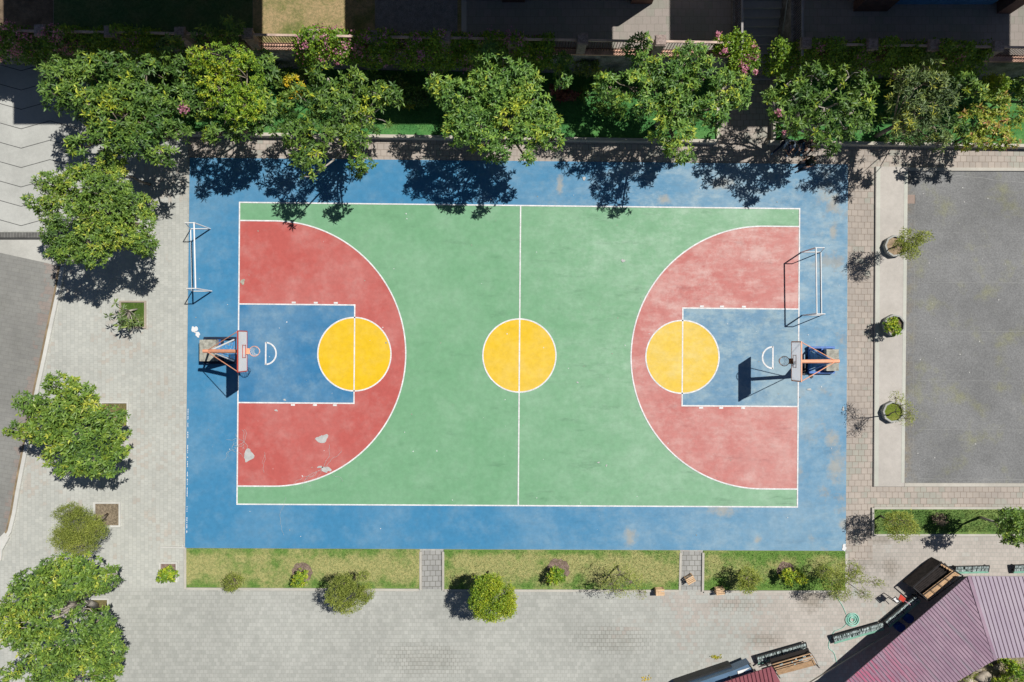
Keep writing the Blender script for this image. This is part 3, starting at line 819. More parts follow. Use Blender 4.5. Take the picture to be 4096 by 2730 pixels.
# school blocks along the top edge: they stand just outside the picture, unseen roofs cut to cast the terrace shade
def block(label, rx0, rx1, ryf, bx0, bx1, byf, piers=(), plinth=None, notch=None):
    e = empty('school_building', ((bx0 + bx1) / 2, byf, 2.5), label, 'building')
    m = MB(); m.prism([(bx0, byf), (bx1, byf), (bx1, 36), (bx0, 36)] if not notch else [(notch[0] + .1, byf), (bx1, byf), (bx1, 36), (bx0, 36), (bx0, notch[1] + .4), (notch[0] + .1, notch[1] + .4)], 2.45, 11.7); m.build('wall', M_WALLP, e)
    m = MB()
    if notch:
        m.prism([(rx0, notch[1]), (notch[0], notch[1]), (notch[0], ryf), (rx1, ryf), (rx1, 38), (rx0, 38)], 11.703, 12.0)
    else: m.prism([(rx0, ryf), (rx1, ryf), (rx1, 38), (rx0, 38)], 11.703, 12.0)
    m.build('roof', M_ROOFC, e)
    for (a, b, y0) in piers:
        m = MB(); m.prism([(a, y0), (b, y0), (b, byf - .003), (a, byf - .003)], 2.45, 5.5); m.build('column', M_BROWNW, e)
    if plinth:
        m = MB(); m.prism([(plinth[0], byf - .12), (plinth[1], byf - .12), (plinth[1], byf - .004), (plinth[0], byf - .004)], 2.45, 3.6); m.build('plinth', M_BLUEWALL, e)
block('school block with flat roof standing behind the terrace lawn', -18.66, -6.76, 15.02, -18.4, -12.2, 19.0)
block('school block with brown columns above the paved terrace', -2.81, 9.49, 14.88, -2.5, 6.85, 16.05, [(-.45, .6, 15.72), (5.5, 6.5, 15.65)])
block('school block with blue plinth right of the stairs', 12.28, 27.94, 14.88, 13.3, 23.2, 15.75, [(15.85, 17.4, 15.30), (22.5, 23.15, 15.2)], (17.6, 22.3), notch=(17.0, 17.2))

# ------------------------------------------------------------------ foliage
def norm(a): return a / np.maximum(np.linalg.norm(a, axis=1, keepdims=True), 1e-9)

def leaf_mesh(name, P, D, N, L, Wd, tint, mat, parent):
    """each leaf is a folded, drooping blade of four faces"""
    S_ = norm(np.cross(D, N)); k = len(P)
    T = [(0, 0, 0), (-.5, .52, .03), (.5, .52, .03), (0, .52, -.05), (0, 1.0, -.14)]
    vs = np.zeros((k, 5, 3))
    for i, (a, b, c) in enumerate(T):
        vs[:, i] = P + S_ * (a * Wd)[:, None] + D * (b * L)[:, None] + N * (c * L)[:, None]
    o = parent; off = np.zeros(3)
    while o is not None:
        off += np.array(o.location); o = o.parent
    vs = (vs - off).reshape(-1, 3)
    tri = np.array([(0, 3, 1), (0, 2, 3), (1, 3, 4), (3, 2, 4)])
    fs = (np.arange(k)[:, None, None] * 5 + tri[None]).reshape(-1)
    me = bpy.data.meshes.new(name)
    me.vertices.add(k * 5); me.vertices.foreach_set('co', vs.reshape(-1).astype(np.float32))
    nf = k * 4
    me.loops.add(nf * 3); me.loops.foreach_set('vertex_index', fs.astype(np.int32))
    me.polygons.add(nf)
    me.polygons.foreach_set('loop_start', (np.arange(nf) * 3).astype(np.int32))
    me.polygons.foreach_set('loop_total', np.full(nf, 3, np.int32))
    me.update(calc_edges=True)
    at = me.attributes.new('tint', 'FLOAT', 'POINT')
    at.data.foreach_set('value', np.repeat(tint, 5).astype(np.float32))
    me.materials.append(mat)
    ob = bpy.data.objects.new(name, me); col.objects.link(ob)
    ob.parent = parent
    return ob

def wob(p, f, s):
    return np.sin(p[:, 0] * f + s) * np.sin(p[:, 1] * f * 1.1 + 2 * s) + 0.6 * np.sin(p[:, 0] * f * 2.3 - p[:, 1] * f * 1.9 + s * 3) + 0.4 * np.sin(p[:, 2] * f * 2 + p[:, 0] * f)

STYLES = {
    #             rosettes/m2, leaves, length, width, elevation, material
    'plumeria': dict(d=26.0, K=9, L=.25, W=.080, e=(-25, 48), mat='plumeria', gap=-.90),
    'broad': dict(d=48.0, K=8, L=.175, W=.066, e=(-30, 58), mat='broad', gap=-1.05),
    'mango': dict(d=34.0, K=9, L=.22, W=.072, e=(-28, 52), mat='mango', gap=-1.0),
    'bright': dict(d=60.0, K=8, L=.14, W=.052, e=(-25, 62), mat='bright', gap=-.95),
    'olive': dict(d=22.0, K=10, L=.24, W=.050, e=(-10, 60), mat='olive', gap=-1.1),
    'pinkish': dict(d=26.0, K=8, L=.20, W=.070, e=(-15, 55), mat='pinkish', gap=-1.1),
}
def px_blobs(blobs, z, rz):
    out = []
    for b in blobs:
        zz = b[4] if len(b) > 4 else z
        c = W(b[0], b[1], zz); k = (CAM_H - zz) / CAM_H / S
        out.append((np.array(c), np.array([b[2] * k, b[3] * k, rz if len(b) < 6 else b[5]])))
    return out

def rosettes(B, st, seed, tint=(.42, .16), yellow=.06):
    r = np.random.default_rng(seed)
    Ps, Ns, Ts = [], [], []
    for c, R in B:
        area = PI * R[0] * R[1]
        for layer, (rad, frac, dt) in enumerate(((.97, 1.0, .06), (.66, .55, -.04))):
            n = max(7, int(st['d'] * area * frac))
            v = norm(r.normal(size=(n * 2, 3))); v = v[v[:, 2] > -.42][:n]
            u = v * R * (rad + r.uniform(-.14, .10, len(v)))[:, None]
            p = c + u
            keep = wob(p, 2.1, seed * .7) + r.normal(0, .25, len(p)) > st['gap']
            p, v = p[keep], v[keep]
            Ps.append(p); Ns.append(norm(v * .75 + np.array([0, 0, .75]) + r.normal(0, .22, v.shape)))
            t = r.normal(tint[0], tint[1], len(p)) + dt
            t += .16 * wob(p, 1.3, seed * 1.9 + 2)
            yy = r.random(len(p)) < yellow * .45
            t[yy] += r.uniform(.12, .38, yy.sum())
            Ts.append(t)
    return np.concatenate(Ps), np.concatenate(Ns), np.concatenate(Ts)

def rosette_leaves(P, N, T, st, seed, scale=1.0):
    r = np.random.default_rng(seed + 999)
    K = st['K']; n = len(P)
    ref = np.where(np.abs(N[:, 2:3]) < .9, np.array([[0, 0, 1.0]]), np.array([[1.0, 0, 0]]))
    U = norm(np.cross(N, ref)); V = np.cross(N, U)
    az = (np.arange(K)[None] * 2.39996 + r.uniform(0, 6.28, (n, 1)) + r.normal(0, .22, (n, K)))
    lo, hi = np.radians(st['e'][0]), np.radians(st['e'][1])
    el = lo + (hi - lo) * (np.arange(K)[None] / (K - 1)) + r.normal(0, .20, (n, K))
    rad = U[:, None] * np.cos(az)[..., None] + V[:, None] * np.sin(az)[..., None]
    D = rad * np.cos(el)[..., None] + N[:, None] * np.sin(el)[..., None]
    D[..., 2] -= .10
    NN = N[:, None] * np.cos(el)[..., None] - rad * np.sin(el)[..., None]
    L = st['L'] * scale * r.uniform(.68, 1.15, (n, K))
    D = norm(D.reshape(-1, 3)); NN = norm(NN.reshape(-1, 3))
    NN = norm(NN + r.normal(0, .30, NN.shape))
    L = L.reshape(-1)
    Wd = L * (st['W'] / st['L']) * r.uniform(.85, 1.2, len(L))
    tt = np.clip(np.repeat(T, K) + r.normal(0, .10, n * K), 0, 1)
    return np.repeat(P, K, 0), D, NN, L, Wd, tt

def limbs(mb, base, B, P, trunk_r, seed, ntwig=26, fork=.45):
    rr = random.Random(seed)
    cx = Vector(np.mean([c for c, R in B], axis=0))
    base = Vector(base)
    top = Vector((base.x * .5 + cx.x * .5, base.y * .5 + cx.y * .5, base.z + (cx.z - base.z) * fork))
    mid = base.lerp(top, .5) + Vector((rr.uniform(-.06, .06), rr.uniform(-.06, .06), 0))
    mb.tube([base, mid, top], [trunk_r * 1.25, trunk_r, trunk_r * .8], 9)
    for c, R in B:
        tgt = Vector(c) + Vector((0, 0, -R[2] * .15))
        h = top.lerp(tgt, .5) + Vector((rr.uniform(-.2, .2), rr.uniform(-.2, .2), rr.uniform(.0, .25)))
        mb.tube([top, h, tgt], [trunk_r * .55, trunk_r * .38, trunk_r * .22], 6)
        d = np.linalg.norm((P - c) / R, axis=1)
        idx = np.where(d < 1.15)[0]
        for i in (rr.sample(list(idx), min(len(idx), max(4, ntwig // len(B) + 3))) if len(idx) else []):
            q = Vector(P[i]); h2 = tgt.lerp(q, .5) + Vector((rr.uniform(-.1, .1), rr.uniform(-.1, .1), -.04))
            mb.tube([tgt, h2, q], [trunk_r * .2, trunk_r * .15, trunk_r * .09], 5)

def tree(name, label, cat, blobs, z, rz, style, base=None, seed=1, trunk_r=.10, tint=(.42, .16), yellow=.06, group=None, bark=BARK, zbase=0.0, flowers=None, scale=1.0, dens=1.0):
    B = px_blobs(blobs, z, rz)
    c = np.mean([b[0] for b in B], axis=0)
    base = (c[0], c[1], zbase) if base is None else tuple(W(*base)[:2]) + (zbase,)
    e = empty(name, base, label, cat, group)
    st = dict(STYLES[style]); st['d'] *= dens
    P, N, T = rosettes(B, st, seed, tint, yellow)
    args = rosette_leaves(P, N, T, st, seed, scale)
    m = MB(); limbs(m, base, B, P, trunk_r, seed)
    m.build('trunk', bark, e, True)
    leaf_mesh('crown', *args, LM[st['mat']], e)
    if flowers:
        for k, (fx, fy, fz, rad, n, fm) in enumerate(flowers): flower_cluster(e, fx, fy, fz, rad, n, fm, seed + k)
    return e

def loose(B, n_per_m3, L, Wd, seed, tint=(.5, .2), up=.5, shell=.35, zmin=-1.0):
    """single small leaves scattered through the blobs along fine twigs"""
    r = np.random.default_rng(seed)
    Ps, Ds, Ns, Ts = [], [], [], []
    for c, R in B:
        vol = 4.19 * R[0] * R[1] * R[2]
        n = max(12, int(n_per_m3 * vol))
        v = norm(r.normal(size=(n, 3)))
        rad = r.uniform(shell, 1.0, n) ** .6
        p = c + v * R * rad[:, None] * (1 + .18 * wob(v * 2, 2.2, seed))[:, None]
        keep = (wob(p, 3.3, seed * 1.3) + r.normal(0, .45, n) > -.75) & (v[:, 2] > zmin)
        p, v = p[keep], v[keep]; n = len(p)
        d = norm(v * .5 + r.normal(0, .7, (n, 3)))
        nn = norm(r.normal(0, .6, (n, 3)) + np.array([0, 0, up * 2]))
        Ps.append(p); Ds.append(d); Ns.append(norm(nn - d * (nn * d).sum(1, keepdims=True)))
        Ts.append(np.clip(r.normal(tint[0], tint[1], n) + .15 * wob(p, 1.7, seed + 5), 0, 1))
    P = np.concatenate(Ps); n = len(P)
    l = L * r.uniform(.6, 1.3, n)
    return P, np.concatenate(Ds), np.concatenate(Ns), l, l * (Wd / L), np.concatenate(Ts)

def feather_tree(name, label, cat, blobs, z, rz, base=None, seed=1, n=900, L=.10, Wd=.030, trunk_r=.045, tint=(.5, .2), mat='feather', group=None, zbase=0.0, bark=BARK, ntwig=60):
    B = px_blobs(blobs, z, rz)
    c = np.mean([b[0] for b in B], axis=0)
    base = (c[0], c[1], zbase) if base is None else tuple(W(*base)[:2]) + (zbase,)
    e = empty(name, base, label, cat, group)
    args = loose(B, n, L, Wd, seed, tint)
    m = MB(); limbs(m, base, B, args[0], trunk_r, seed, ntwig=ntwig); m.build('trunk', bark, e, True)
    leaf_mesh('crown', *args, LM[mat], e)
    return e

def flower_cluster(e, fx, fy, fz, rad, n, fm, seed):
    r = np.random.default_rng(seed + 50)
    c = np.array(W(fx, fy, fz)); k = rad / S
    p = c + r.normal(0, .45, (n, 3)) * np.array([k, k, .12])
    d = norm(r.normal(0, 1, (n, 3))); nn = norm(r.normal(0, .5, (n, 3)) + np.array([0, 0, 1.0]))
    nn = norm(nn - d * (nn * d).sum(1, keepdims=True))
    L = r.uniform(.05, .10, n)
    tag(leaf_mesh('flower_cluster', p, d, nn, L, L * .8, np.clip(r.normal(.5, .25, n), 0, 1), LM[fm], e), kind='stuff')

GB = 'trees in the planted bed along the top'
tree('plumeria_tree', 'huge dark green plumeria with big star leaves over the grey driveway corner', 'tree',
     [(245, 300, 75, 65), (345, 275, 95, 55), (470, 262, 105, 52), (580, 290, 80, 60), (235, 385, 62, 62), (345, 395, 110, 80), (480, 370, 120, 85), (600, 400, 80, 70), (470, 485, 130, 85), (610, 500, 90, 70), (420, 560, 70, 45), (560, 565, 110, 62), (650, 622, 66, 38), (330, 590, 62, 46), (715, 530, 50, 34)],
     4.3, .75, 'plumeria', seed=3, trunk_r=.17, yellow=.10, tint=(.40, .16), group=GB, flowers=[(735, 438, 4.9, 20, 90, 'flower')])
tree('broadleaf_tree', 'small bright bushy tree below the huge plumeria at its lower edge', 'tree', [(440, 640, 55, 45), (420, 685, 38, 32), (470, 690, 32, 28)], 3.4, .5, 'broad', seed=4, trunk_r=.06, tint=(.6, .15), yellow=.15, group=GB)
tree('fine_leaf_tree', 'bright yellow green fine leaved tree crowding beside the huge plumeria', 'tree',
     [(900, 235, 105, 70), (985, 310, 70, 90), (880, 360, 85, 55), (1000, 415, 62, 62), (900, 440, 70, 45), (800, 250, 50, 60), (960, 470, 60, 36)], 4.9, .7, 'bright', seed=5, trunk_r=.13, tint=(.60, .15), yellow=.05, group=GB)
tree('plumeria_tree', 'ragged plumeria with pointed sprigs just right of a bright fine leaved tree', 'tree',
     [(690, 200, 58, 55), (745, 290, 60, 70), (930, 120, 48, 36), (830, 150, 50, 38), (1060, 270, 42, 66), (730, 400, 90, 60), (1050, 420, 45, 60), (1040, 470, 55, 50), (880, 540, 75, 38), (800, 440, 50, 40), (985, 530, 50, 35)], 4.2, .65, 'plumeria', seed=6, trunk_r=.11, yellow=.12, group=GB)
tree('plumeria_tree', 'pale ragged plumeria hanging over the blue court edge left of centre', 'tree',
     [(1310, 310, 72, 48), (1215, 420, 100, 75), (1345, 430, 100, 85), (1420, 330, 40, 46), (1515, 380, 62, 48), (1580, 385, 36, 38), (1490, 470, 70, 55), (1165, 535, 72, 52), (1300, 545, 105, 58), (1240, 640, 68, 46), (1410, 560, 70, 50), (1445, 665, 48, 38), (1245, 705, 36, 24), (1470, 690, 36, 22)],
     3.9, .7, 'plumeria', seed=7, trunk_r=.12, yellow=.14, tint=(.42, .16), group=GB, bark=BARK_PALE)
tree('broadleaf_tree', 'dense glossy green tree in the middle of the bed by the halfway line', 'tree',
     [(1950, 225, 68, 56), (1765, 345, 62, 36), (1850, 385, 110, 70), (1960, 350, 95, 75), (2070, 325, 100, 70), (2120, 410, 80, 68), (1880, 490, 105, 62), (2040, 470, 105, 78), (1830, 535, 60, 45), (1960, 570, 90, 50), (2100, 545, 85, 52), (2180, 500, 66, 58), (2205, 560, 50, 42), (1990, 620, 60, 26), (2110, 640, 34, 24), (2010, 260, 40, 50)],
     4.2, .75, 'mango', seed=8, trunk_r=.14, yellow=.03, tint=(.52, .13), group=GB)
tree('plumeria_tree', 'small separate plumeria clump between the two large central trees', 'tree', [(2255, 250, 42, 36), (2250, 315, 42, 42)], 3.2, .5, 'mango', seed=9, trunk_r=.06, yellow=.02, group=GB)
tree('broadleaf_tree', 'wide deep green tree reaching the fence left of the stairs path', 'tree',
     [(2550, 180, 52, 46), (2560, 245, 40, 36), (2430, 340, 62, 44), (2520, 345, 95, 55), (2640, 285, 85, 55), (2760, 235, 76, 58), (2700, 340, 105, 66), (2820, 310, 90, 72), (2925, 360, 75, 62), (2560, 425, 100, 52), (2700, 435, 115, 66), (2840, 440, 76, 58), (2690, 530, 90, 46), (2720, 600, 62, 36), (2880, 500, 36, 32), (2745, 640, 36, 18), (2950, 410, 42, 32)],
     4.3, .75, 'mango', seed=10, trunk_r=.15, yellow=.05, tint=(.48, .15), group=GB, dens=.88)
tree('plumeria_tree', 'open plumeria with pale bare branches over the seated people', 'tree',
     [(3250, 300, 85, 40), (3145, 340, 50, 42), (3400, 305, 62, 36), (3450, 375, 48, 56), (3195, 400, 88, 56), (3300, 430, 100, 60), (3420, 450, 76, 56), (3105, 440, 52, 42), (3078, 385, 24, 24), (3150, 495, 60, 36), (3270, 505, 88, 42), (3395, 515, 78, 40), (3290, 565, 36, 20), (3325, 600, 20, 14), (3140, 512, 46, 22, 3.2), (3215, 518, 56, 22, 3.2), (3360, 540, 60, 22, 3.2)],
     4.1, .55, 'plumeria', seed=11, trunk_r=.12, yellow=.02, tint=(.40, .13), group=GB, bark=BARK_PALE, dens=.72, flowers=[(3116, 452, 4.6, 12, 70, 'flower'), (3136, 530, 4.3, 7, 30, 'flower')])
tree('olive_leaf_tree', 'narrow leaved grey green tree right of the open plumeria', 'tree',
     [(3700, 262, 44, 32), (3612, 318, 50, 42), (3695, 335, 76, 50), (3620, 400, 68, 56), (3752, 350, 66, 44), (3758, 420, 60, 48), (3670, 465, 80, 50), (3590, 520, 56, 34), (3750, 515, 56, 46), (3748, 575, 42, 30), (3660, 530, 50, 30), (3610, 552, 56, 24, 3.2), (3690, 560, 40, 20, 3.2)], 4.1, .7, 'olive', seed=12, trunk_r=.11, yellow=.06, tint=(.50, .16), group=GB)
tree('plumeria_tree', 'thin plumeria squeezed between the grey green tree and pink tipped shrub', 'tree', [(3850, 335, 52, 34), (3900, 372, 46, 34), (3806, 490, 36, 22), (3838, 520, 22, 16)], 4.0, .45, 'plumeria', seed=13, trunk_r=.05, group=GB)
tree('pink_tip_shrub', 'pale lime shrub with pinkish young leaves at the right of the bed', 'shrub',
     [(3960, 430, 66, 44), (3895, 495, 78, 52), (4012, 495, 66, 52), (3960, 555, 88, 36), (3870, 560, 56, 28), (4040, 475, 40, 40), (4000, 400, 36, 26), (3900, 582, 70, 20), (4020, 570, 50, 26)], 2.6, .6, 'pinkish', seed=14, trunk_r=.06, tint=(.48, .24), yellow=.16, group=GB)
feather_tree('round_bush', 'rounded yellow green bush behind the pink tipped shrub', 'bush', [(3985, 345, 44, 40), (3950, 330, 30, 28)], 1.8, .6, seed=15, n=3200, L=.10, Wd=.045, mat='bright', tint=(.72, .12), group=GB, zbase=.22)
tree('broadleaf_tree', 'dark bush cut off by the right picture edge below the fence', 'bush', [(4085, 335, 40, 36), (4090, 400, 30, 36)], 2.0, .5, 'broad', seed=16, trunk_r=.05, group=GB)

GL = 'trees on the pale paving at the left'
tree('broadleaf_tree', 'big bright green tree over the drain and drive edge at the left', 'tree',
     [(215, 735, 62, 44), (330, 750, 100, 62), (440, 765, 85, 62), (165, 815, 50, 40), (275, 850, 115, 72), (410, 860, 110, 85), (540, 825, 72, 52), (562, 895, 58, 56), (250, 940, 76, 48), (365, 965, 95, 74), (480, 935, 78, 66), (255, 1010, 60, 46), (375, 1035, 62, 38), (565, 975, 54, 38), (590, 1000, 30, 24), (320, 690, 60, 30)],
     4.0, .85, 'broad', base=(545, 905), seed=20, dens=1.35, trunk_r=.13, yellow=.08, tint=(.47, .15), group=GL)
tree('broadleaf_tree', 'round glossy tree leaning over the lower road kerb at left', 'tree',
     [(250, 1535, 66, 42), (330, 1575, 58, 48), (125, 1615, 58, 46), (230, 1635, 90, 66), (330, 1655, 82, 66), (78, 1720, 38, 32), (180, 1725, 88, 58), (300, 1735, 110, 76), (430, 1670, 72, 40), (455, 1740, 56, 48), (470, 1805, 46, 36), (250, 1825, 76, 46), (370, 1845, 90, 56), (430, 1880, 50, 28), (290, 1880, 50, 22)],
     3.4, .8, 'broad', base=(450, 1660), seed=21, trunk_r=.12, yellow=.07, tint=(.52, .14), group=GL, scale=1.18, dens=1.0)
feather_tree('feathery_tree', 'feathery pale tree leaning left of its dry litter pit', 'tree', [(310, 2105, 84, 74), (378, 2130, 44, 42), (262, 2150, 52, 50), (330, 2190, 56, 30), (270, 2050, 46, 36)], 2.5, .75, base=(430, 2058), seed=22, n=4200, L=.085, Wd=.018, tint=(.45, .2), trunk_r=.06, group=GL)
tree('broadleaf_tree', 'largest sprawling tree filling the lower left corner with bare forks showing', 'tree',
     [(250, 2265, 90, 42), (340, 2255, 44, 34), (150, 2330, 100, 56), (275, 2330, 110, 66), (400, 2320, 70, 46), (462, 2298, 36, 28), (95, 2405, 84, 52), (200, 2390, 80, 40), (45, 2480, 62, 56), (140, 2500, 100, 56), (55, 2550, 50, 40), (170, 2570, 100, 56), (280, 2570, 80, 62), (330, 2440, 40, 24)],
     3.6, .85, 'broad', base=(385, 2425), seed=23, trunk_r=.14, yellow=.06, tint=(.48, .15), group=GL, scale=1.1, dens=1.2, bark=BARK_PALE)
tree('broadleaf_tree', 'leafy tree overlapping the largest corner tree on its lower right', 'tree',
     [(400, 2475, 58, 40), (405, 2555, 66, 60), (440, 2605, 58, 60), (330, 2645, 110, 56), (180, 2665, 95, 46), (430, 2690, 54, 40), (60, 2690, 56, 30), (280, 2715, 120, 40), (130, 2730, 60, 20)],
     3.2, .75, 'broad', base=(385, 2520), seed=24, trunk_r=.11, yellow=.07, tint=(.50, .15), group=GL, scale=1.1, dens=1.2)

# small rosette plumeria in the grassy pit
e = empty('young_plumeria', W(545, 1250), 'young plumeria of separate star rosettes leaning out of a grassy pit', 'plant')
pr = np.array([tuple(W(x, y, z)) for x, y, z in ((462, 1214, 1.5), (492, 1238, 1.6), (436, 1266, 1.5), (482, 1270, 1.7), (504, 1285, 1.5), (540, 1262, 1.2), (514, 1306, 1.3), (478, 1300, 1.2), (556, 1290, .8), (530, 1290, 1.0))])
m = MB()
b0 = Vector(W(548, 1238)); f0 = b0 + Vector((-.15, -.1, .5))
m.tube([b0, f0], [.05, .04], 7)
for p in pr: m.tube([f0, f0.lerp(Vector(p), .55) + Vector((0, 0, -.05)), p], [.032, .026, .02], 6)
m.build('trunk', BARK_PALE, e, True)
st = dict(K=12, L=.30, W=.07, e=(-20, 35))
leaf_mesh('crown', *rosette_leaves(pr, norm(np.array([[0, 0, 1.0]] * len(pr)) + rng.normal(0, .25, (len(pr), 3))), np.full(len(pr), .5), st, 31), LM['olive'], e)

# plants of the lower strips
GS = 'plants in the lawn strips under the court'
feather_tree('small_bush', 'small wispy green bush at the kerb of the leftmost lawn strip', 'bush', [(938, 2328, 42, 36), (920, 2345, 24, 24)], .5, .35, seed=40, n=3800, L=.09, Wd=.025, group=GS, tint=(.5, .2), zbase=.05)
def shrub(name, label, blobs, z, rz, style, seed, tint, yellow=.1, group=GS, scale=.7, base=None, zbase=.05, dens=1.6, cat='shrub', **kw):
    return tree(name, label, cat, blobs, z, rz, style, base=base, seed=seed, trunk_r=.025, tint=tint, yellow=yellow, group=group, zbase=zbase, scale=scale, dens=dens, **kw)
shrub('leafy_shrub', 'bright lime shrub in the first brown mulch ring from the left', [(1205, 2298, 24, 18), (1190, 2322, 24, 24), (1212, 2318, 18, 22)], .55, .3, 'bright', 41, (.7, .14), scale=.9)
feather_tree('small_tree', 'olive feathery tree beside the first mulch ring throwing a shadow left', 'tree', [(1372, 2335, 52, 40), (1345, 2385, 44, 44), (1412, 2388, 60, 50), (1392, 2430, 52, 24), (1462, 2372, 34, 38), (1452, 2305, 24, 18)], 2.1, .55, base=(1418, 2300), seed=42, n=5200, L=.07, Wd=.026, tint=(.38, .2), group=GS, mat='feather')
feather_tree('small_tree', 'dense fresh green round tree beside the left paved walkway', 'tree', [(1950, 2335, 62, 36), (1918, 2392, 46, 52), (2000, 2388, 62, 60), (1962, 2440, 70, 44), (2032, 2425, 32, 42)], 2.4, .6, base=(1952, 2285), seed=43, n=5600, L=.085, Wd=.034, tint=(.80, .16), group=GS, mat='bright')
shrub('leafy_shrub', 'lime shrub in the middle dark mulch ring below centre court', [(2228, 2290, 26, 22), (2212, 2315, 24, 24), (2240, 2310, 18, 22)], .65, .3, 'bright', 44, (.66, .16), scale=1.0)
feather_tree('thin_tree', 'very thin see through feathery tree left of a pallet stool', 'tree', [(2480, 2300, 64, 44), (2530, 2330, 56, 44), (2440, 2340, 44, 34), (2560, 2370, 30, 22), (2490, 2365, 50, 24)], 2.0, .55, base=(2470, 2262), seed=45, n=620, L=.09, Wd=.026, tint=(.6, .2), group=GS)
feather_tree('small_tree', 'light yellow green feathery tree beside the right paved walkway', 'tree', [(2995, 2310, 46, 44), (3025, 2335, 36, 36), (2985, 2350, 34, 26)], 1.3, .4, base=(2958, 2280), seed=46, n=2500, L=.10, Wd=.032, tint=(.75, .16), group=GS)
shrub('leafy_shrub', 'yellow green shrub by the purple brown mulch ring at right', [(3152, 2300, 30, 22), (3185, 2300, 32, 20), (3205, 2318, 20, 16), (3160, 2322, 24, 16)], .7, .3, 'bright', 47, (.74, .15), scale=1.0)
feather_tree('feathery_tree', 'straggling feathery tree at the lower right court corner over the hose', 'tree', [(3335, 2325, 58, 52), (3400, 2275, 44, 32), (3362, 2375, 50, 30), (3425, 2308, 40, 24), (3492, 2330, 46, 16), (3455, 2375, 28, 20), (3300, 2290, 36, 34)], 1.9, .5, base=(3290, 2270), seed=48, n=2000, L=.10, Wd=.024, tint=(.5, .22), group=GS)
feather_tree('feathery_tree', 'feathery tree at the left end of the green side lawn', 'tree', [(3572, 2090, 36, 40), (3612, 2085, 46, 42), (3592, 2135, 38, 28), (3640, 2110, 26, 30)], 1.9, .5, base=(3520, 2062), seed=49, n=2300, L=.10, Wd=.030, tint=(.62, .2))
feather_tree('dry_bush', 'dry brownish leafless bush in the middle of side lawn', 'bush', [(3755, 2072, 26, 22), (3765, 2092, 20, 14)], .5, .3, seed=50, n=4200, L=.07, Wd=.025, mat='dry', zbase=.07)
tree('broadleaf_tree', 'dark leafy tree with a visible leaning trunk at the right end of side lawn', 'tree', [(4040, 2080, 50, 42), (4075, 2120, 52, 44), (4030, 2145, 36, 30), (4095, 2070, 40, 30), (4070, 2165, 30, 20)], 3.0, .6, 'broad', base=(3917, 2068), seed=51, trunk_r=.06, tint=(.42, .15), bark=BARK_PALE)
shrub('leafy_shrub', 'small yellow green shrub spilling from a white kerbed pit near lawn', [(672, 2290, 34, 24), (655, 2312, 26, 18), (690, 2305, 20, 20)], .8, .3, 'bright', 52, (.7, .2), group=None, scale=.9)

# octagonal planters on the concrete strip
def planter(px, py, label, fill):
    c = W(px, py)
    e = empty('octagonal_planter', c, label, 'planter', 'octagonal planters on the concrete strip')
    m = MB(); n = 9; ro, ri, z0, z1 = .545, .46, .08, .36
    rot = .3
    for i in range(n):
        a, b = 2 * PI * i / n + rot, 2 * PI * (i + 1) / n + rot
        q = [(c.x + ro * math.cos(a), c.y + ro * math.sin(a)), (c.x + ro * math.cos(b), c.y + ro * math.sin(b)), (c.x + ri * math.cos(b), c.y + ri * math.sin(b)), (c.x + ri * math.cos(a), c.y + ri * math.sin(a))]
        m.add([(x, y, z0) for x, y in q] + [(x, y, z1) for x, y in q], [(4, 5, 6, 7), (0, 1, 5, 4), (2, 3, 7, 6)])
    m.build('rim', concrete('planter_concrete', lit(190, 190, 184), .1, .2), e)
    m = MB(); m.poly([(c.x + ri * math.cos(2 * PI * i / n + rot), c.y + ri * math.sin(2 * PI * i / n + rot), .25) for i in range(n)]); m.build('fill', fill, e)
planter(3568, 988, 'octagonal concrete planter of dry soil under the upper feathery tree', plain('dry_fill', (.27, .20, .13), .95, .35, 5, .4, 40, .1))
planter(3564, 1302, 'octagonal concrete planter with dark soil and a lime shrub', M_SOIL)
planter(3560, 1646, 'octagonal concrete planter covered with bright green grass', grass_mat('pot_grass', lit(122, 138, 56), lit(146, 152, 76)))
feather_tree('potted_tree', 'feathery round crowned tree growing from the upper octagonal planter', 'tree', [(3640, 955, 48, 44), (3638, 1008, 38, 32), (3690, 948, 34, 28), (3605, 985, 28, 30)], 2.3, .5, base=(3572, 990), seed=55, n=2600, L=.09, Wd=.030, tint=(.5, .2), zbase=.25, trunk_r=.035)
shrub('leafy_shrub', 'glossy lime shrub in the middle octagonal planter', [(3560, 1302, 28, 24), (3578, 1322, 20, 18), (3574, 1288, 16, 14)], .85, .25, 'bright', 56, (.6, .2), group=None, scale=1.1, zbase=.25)
feather_tree('potted_tree', 'sparse wispy tree leaning from the grassy octagonal planter', 'tree', [(3605, 1625, 28, 46), (3622, 1675, 32, 30), (3585, 1590, 20, 26), (3640, 1650, 22, 40)], 2.3, .5, base=(3545, 1660), seed=57, n=900, L=.09, Wd=.024, tint=(.6, .2), zbase=.25, trunk_r=.03)

